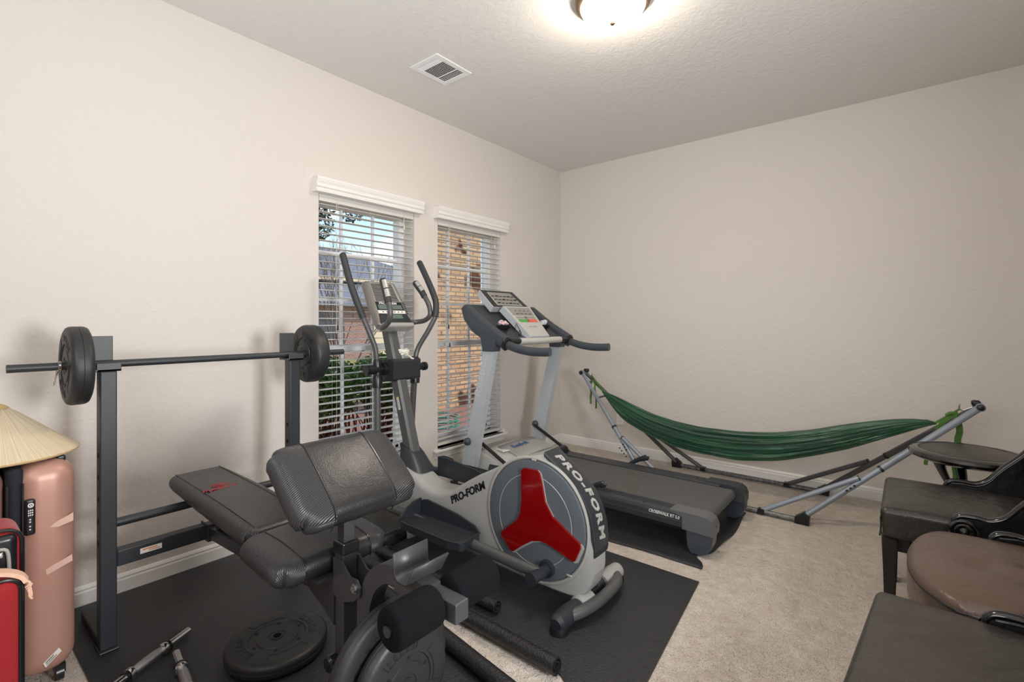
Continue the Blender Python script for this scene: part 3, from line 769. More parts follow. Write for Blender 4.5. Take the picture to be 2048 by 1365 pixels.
# barbell and clips
m = MB(); m.cyl((-2.31,.190,1.060),(-2.31,1.425,1.060),.0138,n=24)
tag(obj('barbell', m, M['steel_black'], bevel=.002), 'straight black barbell resting across the two rack posts', 'barbell')
m = MB(); c = V((-2.31,.322,1.060)); pts = []
for k in range(44):
    a = math.radians(150)+k*.42; pts.append(c+V((math.cos(a)*.0165, -k*.00022+.003, math.sin(a)*.0165)))
e0, e1 = pts[0], pts[-1]
m.tube([c+V((-.012,-.014,-.062)), c+V((-.004,-.010,-.036))]+pts+[c+V((.010,-.012,-.034)), c+V((.016,-.016,-.060)), c+V((.006,-.020,-.066)), c+V((.003,-.018,-.050))], .0019, 7)
tag(obj('spring_clip', m, M['chrome']), 'chrome wire spring clip on the barbell beside its left plate', 'clip')

# dumbbell bars on the mat
def dbar(a, b, label):
    a, b = V(a), V(b); d = (b-a).normalized(); L = (b-a).length
    t = thing('dumbbell_bar', label, 'dumbbell bar', tuple((a+b)/2-V((0,0,a.z))), 'chrome dumbbell handles')
    m = MB()
    g0, g1 = L/2-.065, L/2+.065
    m.cyl(a, b, .0130, n=24); obj('bar', m, M['chrome'], t); m = MB()
    for q in (g0, g1): 
        m.lathe([(.0132,-.011),(.019,-.009),(.0205,-.004),(.0205,.004),(.019,.009),(.0132,.011)], a+d*q, d, 28)
    obj('collar', m, M['chrome'], t)
    m = MB().lathe([(.013,g0+.009),(.0155,g0+.03),(.0165,L/2),(.0155,g1-.03),(.013,g1-.009)], a, d, 28); obj('knurled_grip', m, M['knurl'], t)
    m = MB()
    for q in (g0-.016, g1+.016): m.lathe([(.0132,-.004),(.0195,-.003),(.0195,.003),(.0132,.004)], a+d*q, d, 24)
    obj('rubber_washer', m, M['piping'], t)
dbar((-2.150,.665,.0275), (-1.985,.365,.0275), 'chrome dumbbell bar lying on the mat, the one nearer the suitcases')
dbar((-2.035,.592,.0275), (-1.70,.545,.0275), 'chrome dumbbell bar lying on the mat, the one nearer the floor plates')

# ================================================================ ELLIPTICAL TRAINER
M['el_grey'] = mat('warm_grey_plastic', (156,156,154), .42, bump=(500,.0003,2))
M['el_dark'] = mat('dark_slate_plastic', (40,44,49), .36, bump=(500,.0003,2))
M['el_disc'] = mat('slate_disc_plastic', (84,91,97), .38)
M['el_disc2'] = mat('slate_inner_plastic', (92,99,105), .36)
M['el_red'] = mat('translucent_red_plastic', (118,3,5), .12, coat=.5)
M['silver'] = mat('silver_plastic', (172,171,167), .3, metal=.2)
M['el_tube'] = mat('grey_metallic_tube', (84,85,85), .34, metal=.2)
M['el_black'] = mat('black_plastic', (27,29,32), .3)
M['pewter'] = mat('pewter_plastic', (136,133,128), .3, metal=.2)
M['grip'] = mat('black_grip_foam', (46,49,52), .5, bump=(300,.0006,2))
M['lcd'] = mat('grey_green_display', (96,112,104), .15, coat=.5)
M['white_print'] = mat('white_print', (222,222,218), .5)
M['yellow'] = mat('yellow_print', (222,190,60), .5)
t = thing('elliptical_trainer', 'grey elliptical trainer with a red three-armed flywheel cover', 'elliptical trainer', (-1.7, 1.84, 0))
YC = 1.84
def rrect(x, z0, z1, hw, r=.03, tilt=0):
    k_ = min(1, max(0, (x+2.0)/.7)); hw = hw*(1-k_) + hw*.57*k_ if x > -2.0 else hw; yc_ = 1.74+hw if x > -1.9 else (1.81*(1-(x+2.3)/.4)+(1.74+hw)*((x+2.3)/.4))
    r = min(r, hw*.95, (z1-z0)/2*.95); P_ = []
    for cy, cz, a0 in ((hw-r, z1-r, 0), (-(hw-r), z1-r, 90), (-(hw-r), z0+r, 180), (hw-r, z0+r, 270)):
        for k in range(6):
            a = math.radians(a0+k*18); P_.append(V((x, yc_+cy+math.cos(a)*r, cz+math.sin(a)*r)))
    return P_
st = [(-2.295,.13,.385,.05,.02),(-2.26,.10,.405,.064,.03),(-2.19,.09,.400,.072,.035),(-2.12,.08,.372,.078,.04),(-2.05,.075,.338,.082,.04),(-1.98,.072,.322,.086,.04),(-1.90,.070,.326,.090,.038),
      (-1.83,.068,.350,.094,.034),(-1.757,.066,.393,.098,.028),(-1.70,.065,.428,.100,.024),(-1.64,.064,.462,.100,.018),(-1.55,.062,.508,.100,.015),(-1.47,.060,.550,.100,.014),(-1.37,.058,.597,.100,.012),(-1.30,.057,.620,.100,.012),(-1.235,.056,.637,.100,.012),
      (-1.185,.056,.600,.100,.012),(-1.119,.058,.553,.100,.014),(-1.085,.062,.524,.100,.014),(-1.052,.075,.490,.099,.016),(-1.030,.095,.455,.098,.018),(-1.012,.120,.420,.096,.02),(-1.000,.150,.370,.092,.02),(-.990,.185,.31,.085,.02)]
m = MB(); m.rings([rrect(*s) for s in st], True, True)
hous = obj('housing', m, M['el_grey'], t)
# rear dark shroud carrying the lettering
pin = [(-1.236,.630),(-1.185,.592),(-1.122,.550),(-1.058,.494),(-1.020,.430),(-1.005,.378),(-1.000,.325),(-.985,.275)]
pout = [(-1.236,.648),(-1.178,.608),(-1.113,.564),(-1.046,.503),(-1.006,.436),(-.988,.375),(-.980,.315),(-.990,.250)]
m = MB(); rg = []
for (a, b), (c_, d) in zip(pin, pout):
    ring = []
    hw = .0595
    for y, w in ((-hw,0),(-hw,.62),(-hw*.96,.84),(-hw*.86,.95),(-hw*.4,1),(hw*.4,1),(hw*.86,.95),(hw*.96,.84),(hw,.62),(hw,0)):
        ring.append(V((a+(c_-a)*w, 1.797+y, b+(d-b)*w)))
    rg.append(ring)
m.rings(rg, True, True)
shr = obj('rear_shroud', m, M['el_dark'], t)
def path_text(name, s, size, pts, yd, mt, parent, depth=.001, bold=0, step=.8, lift=.001):
    """letters set one by one along a polyline, tops towards yd"""
    pts = [V(p) for p in pts]; L = [0]
    for a, b in zip(pts, pts[1:]): L.append(L[-1]+(b-a).length)
    m = MB(); org = ORG[parent.name]
    pos = 0
    for ch in s:
        cu = bpy.data.curves.new('t', 'FONT'); cu.body = ch; cu.size = size; cu.extrude = depth; cu.offset = bold; cu.shear = .12; cu.resolution_u = 2
        to = bpy.data.objects.new('t', cu); COL.objects.link(to); dg = bpy.context.evaluated_depsgraph_get(); me = bpy.data.meshes.new_from_object(to.evaluated_get(dg))
        x0_ = min(v.co.x for v in me.vertices); wd = (max(v.co.x for v in me.vertices)-x0_)*1.25; q = pos+wd/2; pos += wd+size*.10
        for j in range(len(pts)-1):
            if L[j] <= q <= L[j+1]+1e-6: break
        d = (pts[j+1]-pts[j]).normalized(); c = pts[j]+d*(q-L[j]); y = V(yd).normalized(); z = d.cross(y)
        m.add([c+d*((v.co.x-x0_)*1.25-wd/2)+y*v.co.y+z*(v.co.z+lift) for v in me.vertices], [tuple(p.vertices) for p in me.polygons])
        bpy.data.objects.remove(to); bpy.data.curves.remove(cu); bpy.data.meshes.remove(me)
    return obj(name, m, mt, parent)
path_text('shroud_lettering', 'PRO-FORM', .056, [(a, 1.776, b) for a, b in ((-1.205,.627),(-1.178,.608),(-1.113,.564),(-1.046,.503),(-1.006,.436),(-.988,.375),(-.980,.315))], (0,1,0), M['silver'], shr, .002, .0022, .72)
dv = V((.243, 0, .135)).normalized()
text('model_lettering', '5.0 E', .016, (-.9855,1.800,.352), (.08,0,-.99), (0,1,0), M['silver'], shr, .0008)
text('side_lettering', 'PRO-FORM', .050, (-1.815,1.7388,.284), dv, (-dv.z,0,dv.x), M['el_black'], hous, .0008, shear=.2, bold=.0018, stretch=1.08)
# flywheel cover disc
dc = V((-1.283, YC-.100, .342)); R0 = .262
m = MB().lathe([(R0+.016,0),(R0+.016,.006),(R0+.008,.009),(R0+.003,.006),(R0+.003,0)], dc, (0,-1,0), 96); obj('disc_rim', m, M['silver'], t)
m = MB().lathe([(R0,0),(R0,.004),(R0-.004,.012),(R0*.99-.008,.0135),(.199,.0150),(.197,.0130),(.195,.0152),(.0001,.0155)], dc, (0,-1,0), 96); dsk = obj('flywheel_cover', m, M['el_disc'], t)
m = MB().lathe([(.199,.0152),(.1975,.0162),(.196,.0152)], dc, (0,-1,0), 96); obj('disc_line', m, M['silver'], dsk)
tri = [(-1.344,.551),(-1.330,.566),(-1.258,.568),(-1.244,.556),(-1.233,.520),(-1.215,.438),(-1.177,.385),(-1.12,.352),(-1.040,.306),(-1.036,.292),(-1.062,.232),(-1.076,.226),(-1.135,.246),(-1.200,.263),(-1.240,.265),(-1.285,.252),(-1.334,.219),(-1.390,.176),(-1.402,.176),(-1.462,.232),(-1.462,.245),(-1.371,.321),(-1.348,.360),(-1.341,.420)]
m = MB().prism(tri, 'y', YC-.128, YC-.108); obj('red_cover', m, M['el_red'], dsk, bevel=.006, seg=3)
cx_, cz_ = -1.262, .335
m = MB().prism([(cx_+(x-cx_)*1.02+.004, cz_+(z-cz_)*1.02-.006) for x, z in tri], 'y', YC-.118, YC-.110); obj('silver_edge', m, M['silver'], dsk)
m = MB()
for p in ((-1.283,.606),(-1.10,.155)): m.rbox((p[0],YC-.112,p[1]), (.012,.003,.004), .002, 2)
obj('cover_clips', m, M['silver'], dsk)
# cranks, link bars, pedals (near and far)
def side(sg, px, pz, fx0, fz, jx, nm):
    """sg -1 near, +1 far"""
    y = YC - .180 if sg < 0 else 1.965
    m = MB().cyl((px, YC+(-.10 if sg < 0 else 0), pz), (px, YC+(-.238 if sg < 0 else .19), pz), .024, n=28); m.cyl((px, YC-.108 if sg < 0 else 1.862, pz), (px, YC-.135 if sg < 0 else 1.885, pz), .036, n=28)
    m.cyl((px, YC-.232 if sg < 0 else 2.02, pz), (px, YC-.243 if sg < 0 else 2.032, pz), .029, n=28); cr_ = obj('crank_pin', m, M['el_dark'], t, bevel=.003)
    m = MB().tube([(px, y, pz), (jx, y, fz)], .026, 20, flat=(1.0,.75)); lk = obj('link_arm', m, M['el_tube'], t)
    return lk
lk = side(-1, -1.205, .155, 0, .195, -2.36, 'near')
lk2 = side(1, -1.40, .40, 0, .30, -2.47, 'far')
def pedal(c, sg, label=None):
    """c = middle of the foot floor; inner wall on the housing side (sg = +1 when that is +y)"""
    cx, cy, cz = c; L, W_ = .225, .078
    pl = [(-L,-W_+.03),(-L+.02,-W_+.006),(-L+.10,-W_-.004),(L-.08,-W_-.004),(L-.01,-W_+.012),(L,-W_+.03),(L-.02,W_),(-L+.01,W_)]
    pl = [(cx+a, cy+b*sg) for a, b in pl]
    if sg < 0: pl = pl[::-1]
    m = MB().prism(pl, 'z', cz-.034, cz); p = obj('pedal', m, M['el_dark'], t, bevel=.006)
    m = MB().prism([(cx-L,cz-.01),(cx-L,cz+.05),(cx-L+.03,cz+.072),(cx-L+.06,cz+.078),(cx+.06,cz+.056),(cx+L-.05,cz+.03),(cx+L-.012,cz)], 'y', cy+sg*(W_-.008), cy+sg*(W_+.002))
    m.prism([(cy-sg*W_*.8, cz-.01),(cy-sg*W_*.75, cz+.012),(cy-sg*W_*.3, cz+.045),(cy+sg*W_*.4, cz+.070),(cy+sg*W_, cz+.075),(cy+sg*W_, cz-.01)], 'x', cx-L-.002, cx-L+.010)
    obj('pedal_wall', m, M['el_dark'], p, bevel=.003)
    m = MB()
    for k in range(7):
        yy = cy-sg*(W_-.022)+sg*k*.0175
        m.tube([(cx-L+.04+.006*k, yy, cz+.0006),(cx+L-.05+.004*k, yy, cz+.0006)], .0024, 6)
    m.tube([(q[0], q[1], cz+.001) for q in [(cx-L+.006,cy-sg*(W_-.035)),(cx-L+.03,cy-sg*(W_-.008)),(cx-L+.10,cy-sg*(W_+.001)),(cx+L-.08,cy-sg*(W_+.001)),(cx+L-.012,cy-sg*(W_-.016)),(cx+L-.006,cy-sg*(W_-.035)),(cx+L-.022,cy+sg*(W_-.01))]], .0045, 8)
    obj('tread_ribs', m, M['el_dark'], p)
pedal((-1.795,1.628,.205), 1); pedal((-1.88,1.985,.365), -1)
# base feet
def feet(x, y0, y1, bow):
    m = MB().tube([(x,y0+.05,.048),(x+bow*.7,y0+.14,.056),(x+bow,(y0+y1)/2-.02,.062),(x+bow*.8,y1-.13,.058),(x,y1-.05,.048)], .024, 18, sm=6); return m
f = obj('rear_stabilizer', feet(-1.055,1.56,2.10,.062), M['el_tube'], t)
m = MB().tube([(-1.065,1.64,.045),(-1.075,2.03,.045)], .026, 16); obj('rear_crossbar', m, M['el_dark'], t)
for x, y, sg, nm in ((-1.055,1.562,-1,''),(-1.065,2.10,1,''),(-2.165,1.562,-1,''),(-2.175,2.11,1,'')):
    m = MB().tube([(x, y, .044),(x, y-sg*.012, .046),(x, y-sg*.07, .048),(x, y-sg*.155, .048)], [.024,.036,.039,.031], 24, up=(0,0,1))
    c_ = obj('end_cap', m, (M['el_grey'] if y > 2 else M['el_dark']) if x > -2 else M['el_black'], t)
    m = MB().lathe([(.0001,0),(.037,0),(.038,.006),(.036,.022),(.034,.030),(.0001,.031)], (x, y-sg*.022, .007), n=28); obj('rubber_foot', m, M['el_black'], c_)
m = MB().tube([(-2.17,1.66,.045),(-2.175,2.02,.045)], .026, 16); obj('front_crossbar', m, M['el_tube'], t)
m = MB()
for x in (-1.05, -2.17):
    for yy in ((YC-.085,) if x > -2 else (YC-.10,)):
        rg = [[V((x+math.cos(math.radians(a))*r, y, .035+math.sin(math.radians(a))*r)) for a in range(-8, 189, 14)] + [V((x+math.cos(math.radians(a))*(r-.008), y, .035+math.sin(math.radians(a))*(r-.008))) for a in range(188, -9, -14)] for y, r in ((yy-.035,.044),(yy-.02,.050),(yy+.04,.054))]
        m.rings(rg, True, True)
obj('stabilizer_cover', m, M['el_grey'], t)
m = MB().tube([(-2.15,YC,.10),(-1.60,YC,.085),(-1.05,YC,.075)], 0, rect=(.08,.05)); obj('base_rail', m, M['el_dark'], t)
# mast boot, mast, joint box
m = MB(); rg = []
for (x, z, hx, hy) in ((-2.200,.395,.098,.074),(-2.210,.41,.092,.068),(-2.240,.47,.066,.052),(-2.262,.492,.056,.046),(-2.262,.495,.045,.04)):
    ring = []
    for k in range(28):
        a = 2*math.pi*k/28; c1, s1 = math.cos(a), math.sin(a); e = .55
        ring.append(V((x+hx*math.copysign(abs(c1)**e, c1), YC-.01+hy*math.copysign(abs(s1)**e, s1), z - (x+hx*c1 - x)*(.28 if z < .52 else .12))))
    rg.append(ring)
m.rings(rg, True, True); obj('mast_boot', m, M['el_dark'], t)
m = MB(); b0 = V((-2.232,YC-.01,.44)); b1 = V((-2.478,YC-.01,1.23)); dd = (b1-b0).normalized(); nx_ = dd.cross(V((0,1,0))).normalized()
def oct_(c, hx, hy, ch): return [c + nx_*a + V((0,b,0)) for a, b in ((-hx,-hy+ch),(-hx+ch,-hy),(hx-ch,-hy),(hx,-hy+ch),(hx,hy-ch),(hx-ch,hy),(-hx+ch,hy),(-hx,hy-ch))]
m.rings([oct_(b0,.040,.034,.012), oct_(b1,.040,.034,.012)], True, False); mast = obj('mast', m, M['el_tube'], t)
c = b0 + (b1-b0)*((.738-.44)/.79); pn = V((0,-1,0))
q = c + V((0,-.0345,0)); u_ = dd; 
m = MB().tube([q - u_*.038, q + u_*.038], 0, rect=(.020,.0012), up=(0,1,0)); wl_ = obj('warning_label', m, M['sticker'], mast)
m = MB().tube([q+V((0,-.0006,0)) + u_*.029, q+V((0,-.0006,0)) + u_*.037], 0, rect=(.0195,.0010), up=(0,1,0)); obj('label_stripe', m, M['yellow'], wl_)
m = MB()
for k in range(7): m.tube([q+V((0,-.0006,0)) + u_*(.022-k*.008), q+V((0,-.0006,0)) + u_*(.0195-k*.008)], 0, rect=(.015,.0009), up=(0,1,0))
obj('label_print', m, M['el_dark'], wl_)
m = MB(); m.prism([(-2.490,.985),(-2.335,1.000),(-2.315,.990),(-2.318,.880),(-2.345,.868),(-2.450,.872),(-2.475,.900)], 'y', 1.752, 1.955); obj('joint_housing', m, M['el_dark'], t, bevel=.008, seg=3)
m = MB().cyl((-2.40,1.625,.940),(-2.40,2.060,.935),.022, n=24); m.cyl((-2.40,1.730,.940),(-2.40,1.760,.940),.038,n=28); m.cyl((-2.40,1.622,.940),(-2.40,1.630,.940),.029,n=28)
m.cyl((-2.40,1.636,.940),(-2.40,1.70,.940),.027,n=24); m.cyl((-2.40,2.045,.935),(-2.40,2.066,.935),.027,n=24)
obj('pivot_axle', m, M['el_black'], t, bevel=.002)
# swinging handles with their lower legs
for sg, up_, low in ((-1, [(-2.40,1.700,.965),(-2.402,1.690,1.06),(-2.412,1.668,1.13),(-2.440,1.635,1.24),(-2.475,1.600,1.37),(-2.505,1.580,1.48),(-2.540,1.565,1.605)], [(-2.40,1.702,.93),(-2.395,1.70,.60),(-2.385,1.665,.20)]),
                     (1, [(-2.405,1.985,.965),(-2.400,2.005,1.05),(-2.350,2.045,1.16),(-2.315,2.075,1.25),(-2.325,2.088,1.34),(-2.385,2.098,1.44),(-2.503,2.105,1.608)], [(-2.405,1.985,.93),(-2.44,1.99,.60),(-2.475,2.02,.31)])):
    k = 3 if sg < 0 else 3
    m = MB().tube(up_[:k+1], .0155, 18, sm=6); h = obj('swing_handle', m, M['el_tube'], t)
    m = MB().tube(up_[k:], .0195, 18, sm=6); e_ = up_[-1]; d_ = (V(up_[-1])-V(up_[-2])).normalized(); m.tube([V(e_), V(e_)+d_*.008, V(e_)+d_*.014],[.0195,.016,.006],18); obj('foam_grip', m, M['grip'], h)
    m = MB().tube(low, .0190, 18); obj('swing_leg', m, M['el_tube'], t)
    a = V(low[0]); m = MB().tube([(a.x, a.y, .835),(a.x, a.y, .885),(a.x, a.y, .905)], [.030,.030,.024], 24); m.tube([(a.x, a.y, .90),(a.x, a.y, .985),(a.x, a.y, 1.0)], [.023,.025,.02], 24)
    obj('tee_joint', m, M['el_black'], t)
# console
r_ = V((0,1,0)); u_ = V((-.17,0,.265)).normalized(); n_ = r_.cross(u_); cc = V((-2.487,1.840,1.330))
CM = Matrix((r_, u_, n_)).transposed()
def cf(q):  # taper: narrower at top
    k = 1 - .10*max(0, q[1])/.16
    return (q[0]*k, q[1], q[2])
m = MB().rbox(cc - n_*.018, (.130,.168,.030), .026, 10, CM, cf); con = obj('console', m, M['pewter'], t)
def onp(x, y, z=0): return cc + r_*x + u_*y + n_*(z+.0124)
def panel(pts, h, mt, name, par, thick=.002):
    m = MB(); A = [onp(x, y, h-thick) for x, y in pts]; B = [onp(x, y, h) for x, y in pts]; m.rings([A, B], True, False); return obj(name, m, mt, par)
panel([(-.098,.0),(.096,.0),(.084,.145),(-.086,.145)], .0005, M['silver'], 'vent_panel', con)
m = MB()
for k in range(13):
    yy = .012+k*.0102; m.tube([onp(-.090+.0006*k,yy,.001),onp(0,yy+.003,.001),onp(.080-.0006*k,yy,.001)], 0, rect=(.0055,.0012), up=n_)
obj('speaker_slots', m, M['el_black'], con)
panel([(-.102,-.058),(.094,-.058),(.092,.004),(-.098,.004)], .0015, M['el_black'], 'screen_panel', con)
panel([(-.092,-.052),(.084,-.052),(.082,-.020),(-.090,-.020)], .0025, M['lcd'], 'display', con)
text('console_lettering', 'PRO-FORM', .023, onp(-.078,-.016,.0018), r_, u_, M['white_print'], con, .0004, shear=.15, bold=.0004, stretch=1.15)
panel([(-.104,-.082),(.094,-.082),(.094,-.060),(-.104,-.060)], .0018, M['sticker'], 'button_row', con)
m = MB()
for k in range(6): c0 = onp(-.070+k*.028,-.071,.0022); m.rbox(c0, (.005,.003,.0006), .0005, 1, CM)
obj('button_marks', m, M['el_black'], con)
m = MB()
for k in range(7): c0 = onp(.108,.000-k*.0135,.0006); m.rbox(c0, (.008,.0028,.0008), .0007, 1, CM)
obj('side_keys', m, M['el_black'], con)
panel([(-.118,-.152),(.118,-.152),(.100,-.084),(-.106,-.084)], .0012, M['el_dark'], 'lower_panel', con)
panel([(-.030,-.118),(.062,-.118),(.058,-.088),(-.030,-.088)], .0020, M['lcd'], 'lower_display', con)
m = MB().rbox(cc - u_*.168 - n_*.004, (.116,.016,.036), .014, 8, CM); obj('console_lip', m, M['silver'], con)
m = MB().lathe([(.03,0),(.055,.02),(.05,.05)], (-2.455,YC-.01,1.165), (-.1,0,1), 24); obj('console_neck', m, M['el_dark'], con)
# fixed pulse grips
for sg, pts in ((-1, [(-2.45,1.80,1.190),(-2.40,1.73,1.185),(-2.30,1.672,1.188),(-2.222,1.652,1.222),(-2.205,1.648,1.280),(-2.232,1.648,1.345),(-2.272,1.648,1.450)]),
                (1, [(-2.45,1.90,1.195),(-2.45,2.02,1.215),(-2.395,2.052,1.226),(-2.350,2.062,1.262),(-2.365,2.062,1.330),(-2.42,2.058,1.405),(-2.482,2.052,1.470)])):
    m = MB().tube(pts[:6], .0155, 18, sm=6); g_ = obj('pulse_handle', m, M['el_tube'], t)
    m = MB().tube(pts[5:], .0200, 18); m.tube([V(pts[4])*.35+V(pts[5])*.65, pts[5]], .0200, 18); e_ = V(pts[-1]); d_ = (e_-V(pts[-2])).normalized(); m.tube([e_, e_+d_*.008, e_+d_*.012],[.020,.015,.005],18)
    gp = obj('pulse_grip', m, M['grip'], g_)
    m = MB(); a_ = V(pts[5]); 
    for f0, f1 in ((.05,.46),(.52,.95)): m.tube([a_.lerp(e_,f0)+V((.007,0,.003)), a_.lerp(e_,f1)+V((.007,0,.003))], .0172, 16)
    obj('sensor_plate', m, M['silver'], gp)
# crumpled earphones cord on the joint housing
M['clothw'] = mat('white_cloth', (224,222,212), .8, bump=(60,.004,3))
m = MB(); rr = random.Random(5); pts = []
for k in range(26):
    a = k*.9; pts.append((-2.405+math.cos(a)*(.035+.01*math.sin(k)), 1.878+math.sin(a)*(.042), 1.016+.009*(k % 3)+.0006*k))
m.tube(pts, .0080, 8, sm=3); m.tube([(-2.42,1.80,1.07),(-2.41,1.815,1.065),(-2.39,1.87,1.04),(-2.37,1.90,1.015)], [.006,.011,.010,.008], 8, sm=3)
m.tube([(-2.36,1.90,1.01),(-2.325,1.89,1.000),(-2.318,1.905,.995)], [.006,.005,.004], 6)
tag(obj('wrist_band', m, M['clothw']), 'crumpled white cloth band lying on the joint housing of the elliptical', 'cloth band')

# ================================================================ TREADMILL
M['tm_grey'] = mat('dark_grey_plastic', (54,57,61), .4, bump=(400,.0004,2))
M['tm_cap'] = mat('grey_cap_plastic', (92,94,96), .4)
M['tm_navy'] = mat('blue_grey_plastic', (62,68,76), .34)
M['tm_silver'] = mat('silver_paint', (188,194,200), .3, metal=.15)
M['tm_hood'] = mat('light_silver_plastic', (196,196,190), .34, metal=.15, bump=(600,.0003,2))
M['belt'] = ribbed('treadmill_belt', (84,85,85), .6, 80, .0006, 'DIAGONAL')
M['patch'] = mat('worn_grey_patch', (92,90,84), .8, var=(22,.25,(76,74,70)), bump=(120,.001,3))
M['blue_print'] = mat('blue_print', (70,96,140), .5)
M['faint_print'] = mat('pale_silver_print', (196,198,200), .45)
t = thing('treadmill', 'grey treadmill with silver uprights standing on a black mat', 'treadmill', (-1.6, 2.9, 0))
m = MB(); prof = [(2.560,.128),(2.556,.150),(2.558,.185),(2.566,.203),(2.580,.210),(2.655,.210),(2.655,.150),(2.640,.128)]
m.rings([[V((x,a,b)) for a, b in prof] for x in (-2.30,-.90)], True, False); sr = obj('side_rail', m, M['tm_grey'], t, bevel=.003)
g = MB()
for k in range(6): g.tube([(-2.25,2.588+k*.0105,.2103),(-.96,2.588+k*.0105,.2103)], .0016, 5)
g.tube([(-2.28,2.5565,.158),(-.93,2.5565,.158)], .003, 5); obj('rail_grooves', g, M['el_dark'], sr)
text('rail_lettering', 'CROSSWALK RT 5.0', .023, (-1.112,2.5575,.172), (1,0,-.01), (0,0,1), M['white_print'], sr, .0012, bold=.0005, stretch=.84, shear=.1)
m = MB(); prof = [(3.120,.210),(3.225,.210),(3.240,.203),(3.246,.185),(3.246,.128),(3.120,.150)]
m.rings([[V((x,a,b)) for a, b in prof] for x in (-2.30,-.90)], True, False); sr2 = obj('side_rail', m, M['tm_grey'], t, bevel=.003)
g = MB()
for x in (-1.9,-1.45,-1.05): g.cyl((x,3.18,.210),(x,3.18,.2125),.005,n=10)
for x in (-1.5,-1.15): g.cyl((x,2.578,.2095),(x,2.578,.2125),.005,n=10)
obj('rail_screws', g, M['el_black'], sr2)
m = MB().box((-2.3,2.60,.10),(-.93,2.66,.150)).box((-2.3,3.12,.10),(-.93,3.20,.150)).box((-2.28,2.6,.10),(-2.22,3.2,.15)); obj('deck_frame', m, M['el_black'], t)
m = MB().box((-2.3,2.65,.160),(-.86,3.125,.186)); obj('deck_board', m, M['el_black'], t)
m = MB(); pr = []
N = 10
for k in range(N+1):
    a = math.pi/2 - math.pi*k/N; pr.append((-.838+math.cos(a)*.030, .170+math.sin(a)*.032))
pr = [(-2.30,.202)] + pr + [(-2.30,.138)]
A = [V((x,2.656,z)) for x, z in pr]; B = [V((x,3.119,z)) for x, z in pr]
m.rings([A, B], False, True); m.sm = [True]*len(m.f); bl = obj('running_belt', m, M['belt'], t)
for i, p in enumerate(bl.data.polygons): p.use_smooth = not (i in (0, N+1, N+2))
m = MB(); m.prism([(-1.340,2.66),(-1.235,2.66),(-1.375,3.115),(-1.480,3.115)], 'z', .2022, .2030); obj('belt_patch', m, M['patch'], bl)
for sgn, y0, y1 in ((1, 2.552, 2.652), (-1, 3.150, 3.252)):
    m = MB(); R_ = []
    pf = [(-.995,.205),(-.995,.214),(-.840,.216),(-.800,.212),(-.776,.196),(-.764,.165),(-.766,.120),(-.925,.126),(-.925,.190)]
    m.prism([(a, b) for a, b in pf][::-1], 'y', y0, y1); ec = obj('rear_end_cap', m, M['tm_cap'] if sgn == 1 else M['tm_grey'], t, bevel=.010, seg=3)
    m = MB().cyl((-.7655,(y0+y1)/2,.163),(-.762,(y0+y1)/2,.163),.006,n=14); obj('cap_screw', m, M['el_black'], ec)
    ya, yb = (y0+.004, y0+.075) if sgn == 1 else (y1-.075, y1-.004)
    m = MB().prism([(-.905,.128),(-.768,.128),(-.774,.075),(-.795,.030),(-.825,.012),(-.880,.012),(-.898,.04)][::-1], 'y', ya, yb); obj('rear_foot', m, M['tm_navy'], t, bevel=.006)
# deck side clips seen either side
for x, y in ((-1.50,2.70),): pass
# motor hood
m = MB(); rg = []
for x, zt, y0, y1 in ((-2.56,.06,2.62,3.16),(-2.545,.17,2.59,3.19),(-2.50,.235,2.575,3.21),(-2.42,.285,2.57,3.215),(-2.34,.300,2.57,3.215),(-2.24,.285,2.57,3.215),(-2.16,.262,2.575,3.21),(-2.10,.240,2.59,3.19),(-2.065,.215,2.62,3.16)):
    ring = []
    for k in range(17):
        a = math.pi*k/16; c1 = -math.cos(a); s1 = math.sin(a); ring.append(V((x, (y0+y1)/2 + (y1-y0)/2*math.copysign(abs(c1)**.35, c1), .05+(zt-.05)*s1**.38)))
    rg.append(ring)
m.rings(rg, True, True); hd = obj('motor_hood', m, M['tm_hood'], t)
m = MB(); rg = []
for x, z in ((-2.33,.306),(-2.26,.297),(-2.18,.276),(-2.12,.258)):
    rg.append([V((x, y, z+h)) for y, h in ((2.70,-.006),(2.705,0),(2.95,.006),(3.10,.000),(3.105,-.006))])
m.rings(rg, False, True, closed=False); obj('hood_badge', m, M['silver'], hd, solid=.003)
text('hood_lettering', 'Reebok', .062, (-2.232,2.765,.2985), (0,1,.02), (-.97,0,.20), M['blue_print'], hd, .0012, bold=.0006, stretch=.95)
m = MB().cyl((-2.08,3.08,.222),(-2.08,3.20,.222),.036,n=24); obj('hood_roller', m, M['el_black'], t)
m = MB().prism([(-2.32,2.66),(-2.235,2.64),(-2.22,2.70)], 'z', .292, .300); obj('warning_triangle', m, M['sticker'], hd)
